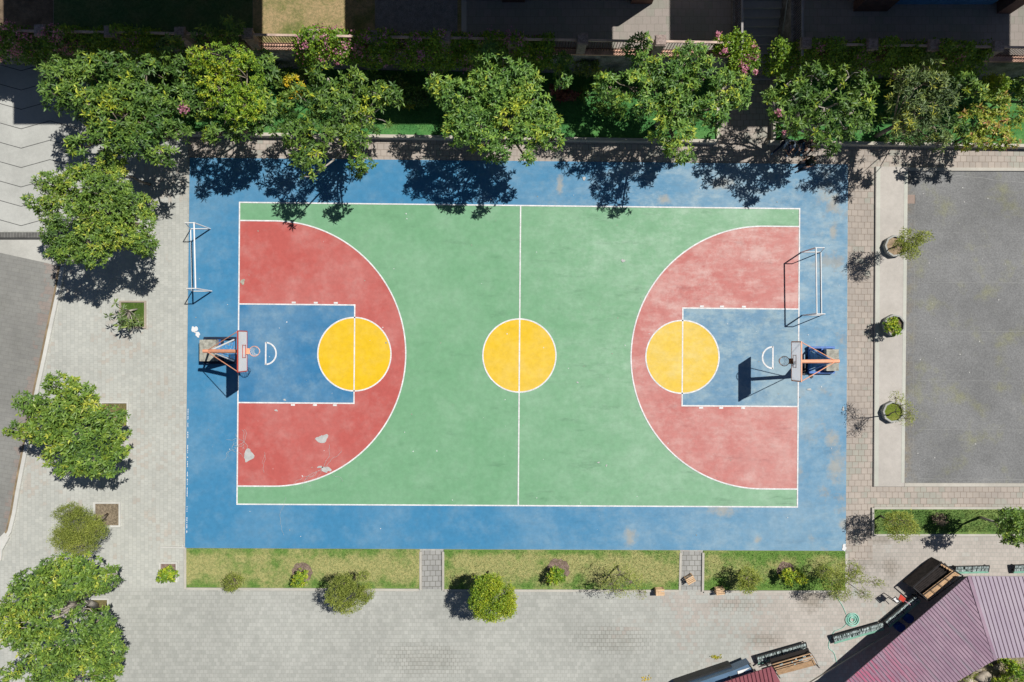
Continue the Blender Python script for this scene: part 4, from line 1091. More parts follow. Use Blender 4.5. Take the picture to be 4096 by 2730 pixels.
# understorey of the bed
GU = 'low plants in the bed at the wall foot'
shrub('croton', 'vivid yellow croton bush left of the pale ragged plumeria', [(1165, 325, 26, 24), (1200, 360, 30, 24), (1180, 385, 20, 14)], 2.5, .3, 'plumeria', 60, (.75, .2), group=GU, scale=.75, zbase=.22, dens=2.2)
bpy.data.objects['crown' if False else [o.name for o in bpy.data.objects if o.name.startswith('crown')][-1]].data.materials[0] = LM['croton']
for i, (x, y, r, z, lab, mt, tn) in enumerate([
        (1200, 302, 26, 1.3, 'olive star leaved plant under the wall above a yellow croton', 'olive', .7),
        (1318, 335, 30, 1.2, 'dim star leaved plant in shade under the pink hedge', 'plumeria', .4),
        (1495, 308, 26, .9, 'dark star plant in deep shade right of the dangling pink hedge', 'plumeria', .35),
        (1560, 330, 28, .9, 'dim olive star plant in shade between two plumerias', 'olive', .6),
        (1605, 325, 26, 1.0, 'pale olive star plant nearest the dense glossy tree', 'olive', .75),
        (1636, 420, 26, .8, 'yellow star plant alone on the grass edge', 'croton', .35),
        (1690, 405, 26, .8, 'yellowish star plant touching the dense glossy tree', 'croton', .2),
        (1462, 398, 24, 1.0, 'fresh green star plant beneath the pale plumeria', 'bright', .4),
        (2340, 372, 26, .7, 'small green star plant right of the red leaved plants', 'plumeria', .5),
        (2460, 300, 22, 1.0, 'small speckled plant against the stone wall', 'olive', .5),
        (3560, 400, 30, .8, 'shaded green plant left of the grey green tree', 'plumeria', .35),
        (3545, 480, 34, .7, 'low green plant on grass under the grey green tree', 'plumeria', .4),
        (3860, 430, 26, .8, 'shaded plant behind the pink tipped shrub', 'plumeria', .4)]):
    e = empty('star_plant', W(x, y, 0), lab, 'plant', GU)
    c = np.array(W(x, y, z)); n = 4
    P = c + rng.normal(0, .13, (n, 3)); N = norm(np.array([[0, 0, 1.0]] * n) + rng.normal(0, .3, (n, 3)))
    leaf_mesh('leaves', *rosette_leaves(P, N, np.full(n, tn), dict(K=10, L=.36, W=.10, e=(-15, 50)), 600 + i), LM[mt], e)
    for p in P:
        m = MB(); m.tube([(c[0], c[1], .2), p], [.02, .014], 5); m.build('stem', BARK, e)
shrub('red_leaf_plant', 'dark red leaved plants at the wall foot between central trees', [(2225, 362, 36, 14), (2280, 378, 36, 20), (2250, 395, 22, 12)], .7, .25, 'plumeria', 61, (.5, .25), group=GU, scale=.8, zbase=.22, cat='plant')
bpy.data.objects[[o.name for o in bpy.data.objects if o.name.startswith('crown')][-1]].data.materials[0] = LM['red']
shrub('fern_clump', 'yellow green drooping fern clump on the wall below the railing', [(2325, 262, 26, 26), (2360, 270, 24, 30), (2390, 262, 22, 20)], 1.7, .35, 'olive', 62, (.72, .15), group=GU, scale=1.1, zbase=.22, cat='plant')
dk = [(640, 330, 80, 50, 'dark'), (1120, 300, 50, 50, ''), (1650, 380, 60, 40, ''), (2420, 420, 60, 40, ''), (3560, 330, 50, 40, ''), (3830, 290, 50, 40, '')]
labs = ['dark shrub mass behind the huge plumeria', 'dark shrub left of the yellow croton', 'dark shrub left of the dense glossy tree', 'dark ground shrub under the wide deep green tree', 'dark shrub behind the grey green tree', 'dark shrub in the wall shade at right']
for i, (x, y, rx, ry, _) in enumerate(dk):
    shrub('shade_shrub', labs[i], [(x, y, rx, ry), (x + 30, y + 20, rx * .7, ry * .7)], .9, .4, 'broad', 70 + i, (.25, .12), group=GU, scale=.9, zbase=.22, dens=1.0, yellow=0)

# climbing hedges on the fence
def hedge(label, x0, x1, seed, bracts, nb, group='flowering climbers hanging over the fence', top=4.08, low=1.5, mat='bright', tint=(.35, .2), dens=1500, gap=-.7):
    r = np.random.default_rng(seed)
    a, b = W(x0, 0, 3.5).x, W(x1, 0, 3.5).x
    e = empty('climbing_hedge', ((a + b) / 2, Yw((a + b) / 2), 2.6), label, 'hedge', group)
    n = int(dens * (b - a) * 1.6)
    X = r.uniform(a, b, n); u = r.uniform(0, 1, n)
    zt = top - .25 + .25 * np.sin(X * 2.1 + seed) + .15 * np.sin(X * 5.3)
    lo = low + .5 * np.sin(X * 1.7 + seed * 2) + .3 * np.sin(X * 4.1)
    Z = lo + (zt - lo) * u ** .8
    bulge = np.sin(np.clip((Z - lo) / (zt - lo), 0, 1) * PI) ** .7
    Y = 13.55 - .0166 * (X + 11.4) + .16 + np.where(r.random(n) < .35, r.uniform(-.1, .5, n), -r.uniform(.1, .85, n)) * (bulge + .15)
    P = np.stack([X, Y, Z], 1)
    P = P[wob(P, 2.6, seed) + r.normal(0, .5, n) > gap]; n = len(P)
    out = norm(np.stack([r.normal(0, .4, n), np.full(n, -.55), np.full(n, .8)], 1) + r.normal(0, .5, (n, 3)))
    d = norm(r.normal(0, 1, (n, 3)) + np.array([0, -.3, -.3])); d = norm(d - out * (d * out).sum(1, keepdims=True))
    L = r.uniform(.08, .16, n)
    leaf_mesh('foliage', P, d, out, L, L * .62, np.clip(r.normal(tint[0], tint[1], n), 0, 1), LM[mat], e)
    for i in range(int((b - a) * 1.2)):
        x = r.uniform(a, b); y = Yw(x); m = MB()
        m.tube([(x, y - .05, 2.3), (x + r.uniform(-.2, .2), y - .25, 3.0), (x + r.uniform(-.4, .4), y - .5, r.uniform(1.6, 3.4))], [.014, .011, .006], 5); m.build('stem', BARK, e)
    if nb:
        k = max(1, int(nb / 26)); cs = P[r.integers(0, n, k)]
        F = np.repeat(cs, 26, 0) + r.normal(0, .10, (k * 26, 3)) + np.array([0, -.06, .05]); kk = len(F)
        nn = norm(r.normal(0, .6, (kk, 3)) + np.array([0, -.4, .9])); d = norm(r.normal(0, 1, (kk, 3))); d = norm(d - nn * (d * nn).sum(1, keepdims=True))
        L = r.uniform(.05, .10, kk)
        tag(leaf_mesh('bracts', F, d, nn, L, L * .85, np.clip(r.normal(.5, .25, kk), 0, 1), LM[bracts], e), kind='stuff')
    return e
hedge('magenta flowering climber on the fence at the upper left edge', -110, 262, 81, 'flower', 2600, low=1.2)
hedge('dark green climber shading the fence behind the huge plumeria', 265, 640, 82, 'purple', 250, tint=(.55, .2))
hedge('sunlit pink flowering climber spilling over the railing above a croton', 1165, 1462, 83, 'flower', 1500, tint=(.5, .2), low=1.9)
hedge('long shaded climber with dusty purple flowers on the middle fence', 1468, 2215, 84, 'purple', 3000, tint=(.55, .2), low=1.4)
hedge('dark climber with few red flowers on the fence right of the stairs', 3110, 3500, 85, 'flower', 260, tint=(.5, .2), low=1.0)
hedge('shaded climber with rosy tips on the rightmost fence stretch', 3505, 3965, 86, 'flower', 420, tint=(.55, .2), low=1.4)
e = feather_tree('bougainvillea', 'sunlit pink and lime bougainvillea mound beside the stairs', 'shrub', [(2960, 185, 56, 58), (2895, 180, 44, 34), (2990, 250, 48, 44), (2945, 260, 44, 40), (3000, 215, 36, 40)], 3.4, .5, seed=88, n=2600, L=.12, Wd=.07, mat='bright', tint=(.62, .18), zbase=.22)
for k, (x, y) in enumerate([(2872, 142), (2900, 205), (2990, 235), (2965, 258), (3018, 185), (3015, 232), (3025, 222), (2960, 245), (2978, 285), (3022, 290), (2985, 265), (3005, 225)]):
    flower_cluster(e, x, y, 3.75, 12, 60, 'flower', 300 + k)
feather_tree('shade_sprig', 'small sprig of big leaves beside the stairs foot', 'plant', [(3108, 195, 14, 22), (3100, 260, 9, 16)], 2.6, .3, seed=89, n=700, L=.22, Wd=.10, mat='olive', tint=(.6, .15))

# ------------------------------------------------------------------ futsal goals
def goal(label, F1, F2, back, h, name='futsal_goal'):
    """F1, F2: pixel of the two front feet; back: metres from front foot to rear foot (+x is right)"""
    a, b = Vector(W(*F1)), Vector(W(*F2))
    e = empty(name, (a + b) / 2, label, 'goal', 'futsal goals behind the court ends')
    z0 = .06; r = .036
    bx = Vector((back, 0, 0)); tx = Vector((back * .42, 0, 0))
    up = Vector((0, 0, h)); zz = Vector((0, 0, z0))
    m = MB(); m.tube([a + up, b + up], r, 8); m.build('crossbar', M_WHITE, e)
    for p, q in ((a, Vector((0, 0, 0))), (b, Vector((0, 0, 0)))):
        m = MB(); m.tube([p + zz, p + up], r, 8); m.build('post', M_WHITE, e)
        m = MB(); m.tube([p + zz, p + bx + zz], .026, 8); m.tube([p + up, p + tx + up], .026, 8); m.tube([p + tx + up, p + bx + zz], .024, 8); m.build('side_frame', M_WHITE, e)
    m = MB(); m.tube([a + bx + zz, b + bx + zz], .03, 8); m.build('ground_bar', M_WHITE, e)
goal('white tube futsal goal behind the left baseline straddling the paving edge', (843, 917), (849, 1166), -.98, 1.85)
goal('white tube futsal goal behind the right baseline casting shadow on red paint', (3205, 1010), (3208, 1262), .95, 1.69)

# ------------------------------------------------------------------ basketball hoops
def hoop(label, s, yc, xb, basecol, tri, zb, zt, ztop, bl=1.5):
    """s = -1 left hoop facing right, +1 right hoop facing left; xb: ground pixel of the board plane"""
    X = lambda px: W(px, 0).x
    Y0 = W(0, yc).y
    e = empty('basketball_hoop', (X(xb) + s * 1.75, Y0, 0.03), label, 'basketball hoop', 'basketball hoops at the court ends')
    bx = X(xb); fx = bx + s * 1.72            # front of stand
    zr, zm = zb + .15, (zb + zt) / 2 + .02
    # base frame
    m = MB()
    for dy in (-.62, .62): m.obox((fx - s * .05, Y0 + dy, .18), (fx + s * bl, Y0 + dy, .18), .10, .22)
    for dx in (0.0, .62, bl - .05): m.obox((fx + s * dx, Y0 - .57, .17), (fx + s * dx, Y0 + .57, .17), .09, .16)
    m.build('base_frame', basecol, e)
    m = MB()
    for i in range(5): m.obox((fx + s * (.68 + i * .04), Y0 - .55, .22 + .006 * i), (fx + s * (.68 + i * .04), Y0 + .55, .22 + .006 * i), .022, .04)
    m.build('base_bars', M_BLUE, e)
    m = MB(); m.box((fx + s * (bl - .34 if bl > 1.4 else bl - .26), Y0, .40), (.80 if bl > 1.4 else .60, 1.06, .42)); m.build('ballast_block', M_BLOCK, e)
    # A shaped stand: two legs meeting at the top, with the painted panel
    top = Vector((fx + s * .10, Y0, ztop))
    for dy in (-.52, .52):
        m = MB(); m.tube([(fx + s * .02, Y0 + dy, .25), top], .045, 8); m.build('stand_leg', tri['leg'], e)
    m = MB(); m.tube([(fx + s * (bl - .4), Y0, .55), top + Vector((s * .06, 0, 0))], .05, 8); m.build('rear_strut', basecol, e)
    m = MB()
    d = s * -.055
    m.add([(fx + d, Y0 - .46, .32), (fx + d, Y0 + .46, .32), (top.x + d, Y0 + .06, ztop - .32), (top.x + d, Y0 - .06, ztop - .32),
           (fx + d - s * .02, Y0 - .46, .32), (fx + d - s * .02, Y0 + .46, .32), (top.x + d - s * .02, Y0 + .06, ztop - .32), (top.x + d - s * .02, Y0 - .06, ztop - .32)],
          [(0, 1, 2, 3), (7, 6, 5, 4), (0, 4, 5, 1), (1, 5, 6, 2), (2, 6, 7, 3), (3, 7, 4, 0)], 0)
    m.build('stand_panel', tri['panel'], e)
    # arm
    m = MB(); m.tube([top + Vector((s * .30, 0, -.04)), top, (bx + s * .10, Y0, zm)], [.085, .095, .085], 10); m.build('arm', M_ORANGE, e)
    for dy in (-.86, .86):
        m = MB(); m.tube([top + Vector((s * .05, dy * .06, .05)), (bx + s * .06, Y0 + dy, zt - .05)], .020, 6); m.build('brace', M_ORANGE, e)
    # backboard
    m = MB(); m.box((bx, Y0, (zb + zt) / 2), (.03, 1.76, zt - zb)); bd = m.build('backboard', tri['board'], e)
    m = MB(); t = -s * .017
    for z in (zb + .02, zt - .02): m.obox((bx, Y0 - .92, z), (bx, Y0 + .92, z), .05, .045)
    for dy in (-.905, .905): m.obox((bx, Y0 + dy, zb + .045), (bx, Y0 + dy, zt - .045), .05, .035)
    m.build('board_frame', tri['frame'], bd)
    m = MB(); w = .045; x = bx + t - s * .006
    for z in (zb + .22, zb + .56): m.obox((x, Y0 - .30, z), (x, Y0 + .30, z), .012, w)
    for dy in (-.28, .28): m.obox((x, Y0 + dy, zb + .245), (x, Y0 + dy, zb + .535), .012, w)
    m.build('target_square', tri['sq'], bd)
    # rim, bracket, net
    rc = (bx - s * .40, Y0, zr)
    m = MB(); m.torus(rc, .228, .014); rim = m.build('rim', tri['rim'], e)
    m = MB(); m.obox((bx - s * .02, Y0, zr), (rc[0] + s * .225, Y0, zr), .26, .05); m.build('bracket', tri['rim'], rim)
    m = MB()
    for k in range(12):
        for dr in (1, -1):
            pts = []
            for j in range(5):
                a = 2 * PI * k / 12 + dr * j * .26
                R = .225 - .022 * j
                pts.append((rc[0] + R * math.cos(a), rc[1] + R * math.sin(a), zr - .01 - .09 * j))
            m.tube(pts, .006, 4, cap=False)
    m.build('net', M_WHITE, rim)
    return e
t = NT('banner_print')                     # a weathered printed banner: pale border, sky blue, warm figures
x, y, z = t.sep()
c = t.mix(t.rng(t.noise(4.5, 4, .6, dist=1.0), .48, .56), (0.06, 0.30, 0.62), (0.16, 0.45, 0.72))
c = t.mix(t.rng(t.noise(7.5, 5, .7, off=3.0), .54, .60), c, (0.42, 0.28, 0.12))
c = t.mix(t.rng(t.noise(9.0, 5, .7, off=8.0), .60, .64), c, (0.72, 0.72, 0.66))
BANNER = t.done(c, .4, .4)
hoop('basketball hoop with printed blue triangular banner at the left baseline', -1, 1402, 1082, M_DKBLUE,
     dict(leg=M_WHITE, panel=BANNER, frame=M_RED, sq=M_RED, rim=M_ORANGE, board=M_BOARD), 3.12, 4.2, 2.85)
hoop('basketball hoop with blue steel stand at the right baseline', 1, 1440, 3094, M_BLUE,
     dict(leg=M_BLUE, panel=plain('stained_blue_panel', (.03, .12, .30), .5, .5, 4), frame=M_ORANGE, sq=M_TERRACOTTA, rim=M_TERRACOTTA, board=M_ACRYL), 2.27, 3.4, 2.5, 1.22)
# black mat pieces under the right stand
m = MB(); A, B = W(3222, 1478), W(3248, 1512)
m.obox((A.x, A.y, .045), (B.x, B.y, .045), .14, .03)
A, B = W(3210, 1500), W(3240, 1398); m.obox((A.x, A.y, .05), (B.x, B.y, .05), .20, .03)
tag(m.build('rubber_mat', M_BLACKMET), 'black rubber strips lying under the right hoop stand', 'mat')

# ------------------------------------------------------------------ pallet stools
def pallet(px, py, ang, label, gap):
    z = .42; c = W(px, py, z)
    e = empty('pallet_stool', (c.x, c.y, 0), label, 'stool', 'small pallet stools by the walkway')
    ca, sa = math.cos(ang), math.sin(ang)
    def L(x, y, zz): return (c.x + ca * x - sa * y, c.y + sa * x + ca * y, zz)
    m = MB()
    if gap:
        for y0, y1, x1 in ((-.155, -.055, .21), (-.045, .02, .21), (.03, .06, .04), (.07, .155, .21)):
            m.obox(L(-.21, (y0 + y1) / 2, z), L(x1, (y0 + y1) / 2, z), y1 - y0, .025)
    else:
        for i in range(4): m.obox(L(-.21, -.125 + i * .083, z), L(.21, -.125 + i * .083, z), .062, .025)
    m.build('slat_top', M_PALLET, e)
    for x, y in ((-.18, -.13), (.18, -.13), (-.18, .13), (.18, .13)):
        m = MB(); m.obox(L(x, y, .0), L(x, y, z - .014), .05, .05); m.build('leg', M_PALLET, e)
    for y in (-.14, .14):
        m = MB()
        for zz in (.12, .28): m.obox(L(-.2, y, zz), L(.2, y, zz), .02, .07)
        m.build('side_slat', M_PALLET, e)
    m = MB()
    for zz in (.12, .28): m.obox(L(-.2, -.12, zz), L(-.2, .12, zz), .02, .07)
    m.build('end_slat', M_PALLET, e)
pallet(2641, 2371, .04, 'pale pallet stool with a broken slat on the kerb left of walkway', True)
pallet(2763, 2322, .50, 'turned pallet stool standing on the paved walkway', False)
pallet(2882, 2368, .12, 'pallet stool at the kerb right of the paved walkway', False)

# ------------------------------------------------------------------ lower right: pavilion roof, racks, shelves, kiosk, hose
t = NT('purple_roof')
uv = t.n('ShaderNodeMapping'); t.put(uv.inputs[0], t.co()); uv.inputs['Rotation'].default_value = (0, 0, math.radians(49)); 
st_ = t.vmul(uv.outputs[0], (0.30, 3.2, 1.0))
x, y, _ = t.sep()
c = t.mix(t.rng(t.noise(1.0, 4, .6), .3, .7), lit(158, 128, 148), lit(178, 150, 166))
c = t.mix(t.rng(t.noise(1.2, 5, .7, vec=st_), .50, .66, 0, .75), c, lit(150, 142, 152))
pk = t.math('MULTIPLY', t.rng(t.math('ADD', x, t.math('MULTIPLY', y, .30)), 0.2, -4.2), t.rng(t.noise(2.6, 6, .8, vec=st_, off=2.0), .45, .57))
c = t.mix(t.math('MULTIPLY', pk, .9), c, lit(202, 100, 132))
M_ROOF = t.done(t.scalecol(c, t.rng(t.noise(40, 3), .2, .8, .92, 1.08)), .5, .35)
t = NT('purple_roof_pale')
c = t.mix(t.rng(t.noise(1.0, 4, .6), .3, .7), lit(176, 160, 176), lit(186, 172, 184))
M_ROOF2 = t.done(t.scalecol(c, t.rng(t.noise(40, 3), .2, .8, .92, 1.08)), .5, .35)
M_RIB = plain('roof_rib', lit(128, 98, 116), .5, .1, 3)
def clipline(poly, p, d):
    ts = []
    n = len(poly)
    for i in range(n):
        a, b = poly[i], poly[(i + 1) % n]
        e_ = (b[0] - a[0], b[1] - a[1])
        den = d[0] * e_[1] - d[1] * e_[0]
        if abs(den) < 1e-9: continue
        w = (a[0] - p[0], a[1] - p[1])
        tt = (w[0] * e_[1] - w[1] * e_[0]) / den
        uu = (w[0] * d[1] - w[1] * d[0]) / den
        if 0 <= uu <= 1: ts.append(tt)
    ts.sort()
    return (ts[0], ts[-1]) if len(ts) > 1 else None
pv = empty('garden_pavilion', W(3700, 2650), 'open pavilion with a mauve ribbed metal roof in the lower right corner', 'pavilion')
def ribroof(pxs, zs, ribdir_px, spacing, mat):
    pts = [W(x, y, z) for (x, y), z in zip(pxs, zs)]
    # fit plane
    A = np.array([(p.x, p.y, 1) for p in pts]); k, *_ = np.linalg.lstsq(A, np.array(zs), rcond=None)
    f = lambda x, y: k[0] * x + k[1] * y + k[2]
    poly = [(p.x, p.y) for p in pts]
    m = MB(); n = len(poly)
    m.add([(x, y, f(x, y)) for x, y in poly] + [(x, y, f(x, y) - .05) for x, y in poly], [tuple(range(n)), tuple(range(2 * n - 1, n - 1, -1))] + [(i, n + i, n + (i + 1) % n, (i + 1) % n) for i in range(n)])
    ob = m.build('roof', mat, pv)
    d = Vector((ribdir_px[0], -ribdir_px[1])).normalized(); nn = Vector((-d.y, d.x))
    s = [p[0] * nn.x + p[1] * nn.y for p in poly]
    m = MB(); q = min(s) + spacing * .5
    while q < max(s):
        p = (nn.x * q, nn.y * q)
        c = clipline(poly, p, d)
        if c and c[1] - c[0] > .1:
            a = (p[0] + d.x * (c[0] + .01), p[1] + d.y * (c[0] + .01)); b = (p[0] + d.x * (c[1] - .01), p[1] + d.y * (c[1] - .01))
            m.obox((*a, f(*a) + .010), (*b, f(*b) + .010), .022, .026)
        q += spacing
    m.build('rib', M_RIB, ob)
    return f
R1 = [(3872, 2306), (3978, 2640), (3745, 2765), (3280, 2860)]
R1z = [2.95, 3.25, 3.25, 2.95]
ribroof([(3872, 2306), (3978, 2640), (3740, 2780), (3340, 2765)], [1.42, 1.8, 1.8, 1.42], (0.655, 0.755), .16, M_ROOF)
ribroof([(3876, 2306), (4700, 2310), (4700, 2612), (3984, 2634)], [1.42, 1.42, 1.8, 1.8], (0.22, 0.97), .20, M_ROOF2)
m = MB(); a, b = W(3874, 2304, 1.42), W(3981, 2640, 1.8); m.obox((a.x, a.y, a.z + .022), (b.x, b.y, b.z + .022), .15, .03); m.build('hip_cap', M_ROOF, pv)
for px, py in ((3730, 2530), (3610, 2680), (3930, 2430), (4060, 2560)):
    p = W(px, py); m = MB(); m.prism([(p.x - .06, p.y - .06), (p.x + .06, p.y - .06), (p.x + .06, p.y + .06), (p.x - .06, p.y + .06)], 0, 1.36); m.build('post', M_BROWNW, pv)
# dark floor edge under the eave and blue things in the shade
m = MB(); A, B = W(3230, 2735), W(3560, 2530); m.obox((A.x, A.y, .06), (B.x, B.y, .06), .06, .10)
tag(m.build('floor_kerb', M_KERB), 'low kerb line in the shade under the mauve roof edge', 'kerb')
for px, py, lab in ((3640, 2478, 'blue drum in the shade of the mauve roof beside dark rack'), (3606, 2514, 'second blue drum half under the mauve roof edge')):
    m = MB(); p = W(px, py, .4); m.tube([(p.x, p.y, 0), (p.x, p.y, .2), (p.x, p.y, .4)], [.20, .215, .20], 16); m.tube([(p.x, p.y, .34), (p.x, p.y, .37)], .222, 16)
    tag(m.build('blue_drum', plain('blue_plastic', (.012, .05, .24), .4, .1, 4)), lab, 'drum', 'blue drums under the pavilion')
# inner garden
sheet('garden_soil', [(3700, 2560), (4700, 2560), (4700, 3000), (3500, 3000)], .02, plain('garden_dirt', (.27, .23, .15), .95, .35, 2.5, .4, 30, .1, bump=.5))
for i, (x, y, r, lab) in enumerate([(3905, 2672, .20, 'pale boulder in the garden corner under roof edge'), (3930, 2705, .28, 'flat tan rock at the bottom of garden corner'), (3985, 2665, .16, 'small grey rock beside the garden shrub'), (3870, 2722, .18, 'brown rock at the lower garden edge'), (4002, 2712, .22, 'light stone beside the yellow green garden bush')]):
    m = MB(); p = W(x, y); m.lump((p.x, p.y, r * .35), r, 1.3, 1.0, .6, i); tag(m.build('garden_rock', plain('rock', (.36, .31, .25), .9, .3, 5, .2, 30, .15), None, True), lab, 'rock', 'rocks in the corner garden')
shrub('leafy_shrub', 'fresh green shrub in the corner garden under the roof edge', [(4035, 2655, 28, 22), (4062, 2680, 26, 22)], .8, .35, 'bright', 90, (.55, .2), group=None, scale=1.2)
feather_tree('round_bush', 'yellow green grassy bush at the bottom right corner', 'bush', [(4050, 2715, 44, 26), (4090, 2690, 26, 32), (4000, 2735, 30, 16)], .6, .35, seed=91, n=2600, L=.16, Wd=.035, mat='bright', tint=(.7, .15))
feather_tree('small_bush', 'dry olive tuft at the left of corner garden', 'bush', [(3880, 2700, 30, 16), (3850, 2728, 26, 14), (3945, 2650, 24, 12)], .3, .2, seed=92, n=3000, L=.12, Wd=.03, mat='feather', tint=(.3, .2))

def rack(label, A, B, depth, z, nsl, shaded=False, group='long green metal racks beside the pavilion'):
    """A,B: pixels of the upper (far) long edge at height z; depth in metres towards the lower edge"""
    a, b = Vector(W(*A, z)), Vector(W(*B, z))
    d = (b - a).normalized(); n = Vector((d.y, -d.x, 0)).normalized()
    if n.y > 0: n = -n
    ln = (b - a).length
    e = empty('metal_rack', (a + b) / 2 * 1.0, label, 'rack', group)
    e.location = ((a.x + b.x) / 2, (a.y + b.y) / 2, 0)
    dz = -.07                                    # tray slopes down to the front lip
    P = lambda u, v, w=0: a + d * u + n * v + Vector((0, 0, dz * v / depth + w))
    m = MB(); m.add([P(0, 0), P(ln, 0), P(ln, depth), P(0, depth), P(0, 0, -.04), P(ln, 0, -.04), P(ln, depth, -.04), P(0, depth, -.04)], [(0, 1, 2, 3), (7, 6, 5, 4), (0, 4, 5, 1), (1, 5, 6, 2), (2, 6, 7, 3), (3, 7, 4, 0)]); tray = m.build('tray', M_TRAY, e)
    m = MB()
    rr = random.Random(int(A[0]))
    for row, (v0, v1) in enumerate(((.05, .46), (.52, .95))):
        k = int(ln / .072)
        for i in range(k):
            u = (i + .5) * ln / k + rr.uniform(-.012, .012)
            if rr.random() < .06: continue
            w = rr.uniform(.034, .060); hh = rr.uniform(.01, .05)
            p0, p1 = P(u, depth * (v0 + rr.uniform(0, .06)), hh), P(u + rr.uniform(-.01, .01), depth * (v1 - rr.uniform(0, .08)), hh)
            m.obox(p0, p1, w, .03)
    m.build('slats', M_SLAT, tray)
    m = MB(); m.obox(P(-.02, depth + .03, 0), P(ln + .02, depth + .03, 0), .10, .06); m.build('front_lip', M_GREENMET, e)
    m = MB(); m.obox(P(-.02, -.02, .02), P(ln + .02, -.02, .02), .035, .05); m.obox(P(-.015, -.02, .02), P(-.015, depth, .02), .03, .05); m.obox(P(ln + .015, -.02, .02), P(ln + .015, depth, .02), .03, .05)
    m.obox(P(ln / 2, 0, .03), P(ln / 2, depth, .03), .03, .05); m.build('rim_frame', M_BLACKMET, e)
    for u in (.04, ln - .04):
        for v in (.03, depth - .03):
            p = P(u, v); m = MB(); m.obox((p.x, p.y, 0), (p.x, p.y, p.z - .04), .035, .035); m.build('leg', M_BLACKMET, e)
    m = MB(); q0, q1 = P(.04, depth * .85), P(ln - .04, depth * .85); m.obox((q0.x, q0.y, .06), (q1.x, q1.y, .06), .06, .04); m.build('stretcher', M_BLACKMET, e)
rack('sunlit green rack of pale slats left of a timber shelf at the bottom edge', (3026, 2628), (3222, 2572), .36, .26, 30)
rack('green rack of pale slats ending beside the coiled hose', (3332, 2546), (3530, 2490), .34, .26, 30)
rack('slat rack standing in the dark shade of the mauve roof', (3538, 2486), (3662, 2382), .36, .26, 26)
rack('short green slat rack right of the timber stack along the roof', (3822, 2267), (3955, 2264), .30, .26, 20)
rack('green slat rack cut off by the right picture edge', (4058, 2262), (4240, 2255), .34, .26, 20)

def timber_shelf():
    e = empty('timber_shelf', W(3740, 2330), 'tall black framed shelf holding long timber planks beside the mauve roof', 'shelf')
    z = .85
    a, b, c, d = W(3768, 2251, z), W(3852, 2302, z), W(3712, 2405, z), W(3650, 2350, z)
    def q(u, v, zz):          # u along the long side (from a to d), v across (a to b)
        p = a.lerp(d, u).lerp(b.lerp(c, u), v); return (p.x, p.y, zz)
    for u in (.01, .99):
        for v in (.01, .99):
            m = MB(); m.obox(q(u, v, 0), q(u, v, z), .045, .045); m.build('leg', M_BLACKMET, e)
    m = MB()
    for u in (.01, .99): m.obox(q(u, 0, z + .02), q(u, 1, z + .02), .04, .04)
    for v in (.0, .62, 1.0): m.obox(q(0, v, z + .025), q(1, v, z + .025), .03, .03)
    for u in (.30, .52, .75): m.obox(q(u, .58, z + .055), q(u, 1.05, z + .055), .022, .022)
    m.build('top_frame', M_BLACKMET, e)
    m = MB()
    for i in range(3):
        v0 = .64 + i * .105
        m.obox(q(.03, v0, z - .04), q(.96, v0, z - .04), .115, .04)
    m.build('timber_planks', M_WOOD, e)
    m = MB()
    for i in range(7):
        v0 = .05 + i * .135
        m.obox(q(.015, v0, z - .03), q(.075, v0, z - .03), .13, .05)
    m.build('plank_ends', M_WOOD, e)
    m = MB(); n = 26
    vs = []
    for i in range(n):
        v = .03 + .56 * i / (n - 1); h = z - .22 + .035 * math.sin(i * 1.55)
        vs += [q(.09, v, h), q(.99, v, h)]
    m.add(vs, [(2 * i, 2 * i + 1, 2 * i + 3, 2 * i + 2) for i in range(n - 1)])
    m.add([(x, y, zz - .02) for x, y, zz in vs], [(2 * i + 2, 2 * i + 3, 2 * i + 1, 2 * i) for i in range(n - 1)])
    m.add([q(.01, -.012, .02), q(.99, -.012, .02), q(.99, -.012, z), q(.01, -.012, z), q(.01, -.03, .02), q(.99, -.03, .02), q(.99, -.03, z), q(.01, -.03, z)], [(0, 1, 2, 3), (7, 6, 5, 4), (3, 2, 6, 7)])
    m.build('dark_sheet', plain('dark_sheet', (.040, .032, .030), .7, .5, 5, .3, 30), e)
    m = MB()
    for zz in (.3, .6): m.obox(q(.02, .5, zz), q(.98, .5, zz), .6, .03)
    m.build('shelf_board', M_DARK, e)
timber_shelf()
e = empty('red_dustpan', W(3600, 2392), 'bright red dustpan with a pink handle standing beside the shaded rack', 'dustpan')
m = MB(); z = .9
p = [W(3603, 2378, z), W(3624, 2396, z), (W(3614, 2410, z)), W(3594, 2398, z)]
m.add([tuple(v) for v in p] + [(v.x, v.y, v.z - .03) for v in p], [(0, 1, 2, 3), (7, 6, 5, 4), (0, 4, 5, 1), (1, 5, 6, 2), (2, 6, 7, 3), (3, 7, 4, 0)]); m.build('pan', plain('red_plastic', (.50, .05, .03), .4, .1, 5), e)
m = MB(); m.tube([W(3617, 2403, .88), W(3642, 2420, .98)], .018, 6); m.build('handle', plain('pink_plastic', (.55, .25, .30), .4), e)
e = empty('sign_stand', W(3580, 2402), 'small standing frame with a white panel beside the red dustpan', 'sign stand')
A, B = W(3570, 2396, .8), W(3588, 2414, .8)
m = MB(); m.obox(A, B, .03, .03); 
dd = Vector((.16, .10, 0)); m.obox(A + dd, B + dd, .03, .03); m.obox(A, A + dd, .03, .03); m.obox(B, B + dd, .03, .03)
for p in (A, B): m.obox((p.x, p.y, 0), (p.x, p.y, .78), .03, .03)
m.build('frame', M_BLACKMET, e)
m = MB(); m.add([A + Vector((.02, .01, -.02)), B + Vector((.02, .01, -.02)), B + dd - Vector((.02, .01, .02)), A + dd - Vector((.02, .01, .02))], [(0, 1, 2, 3)]); m.build('panel', M_WHITE, e)
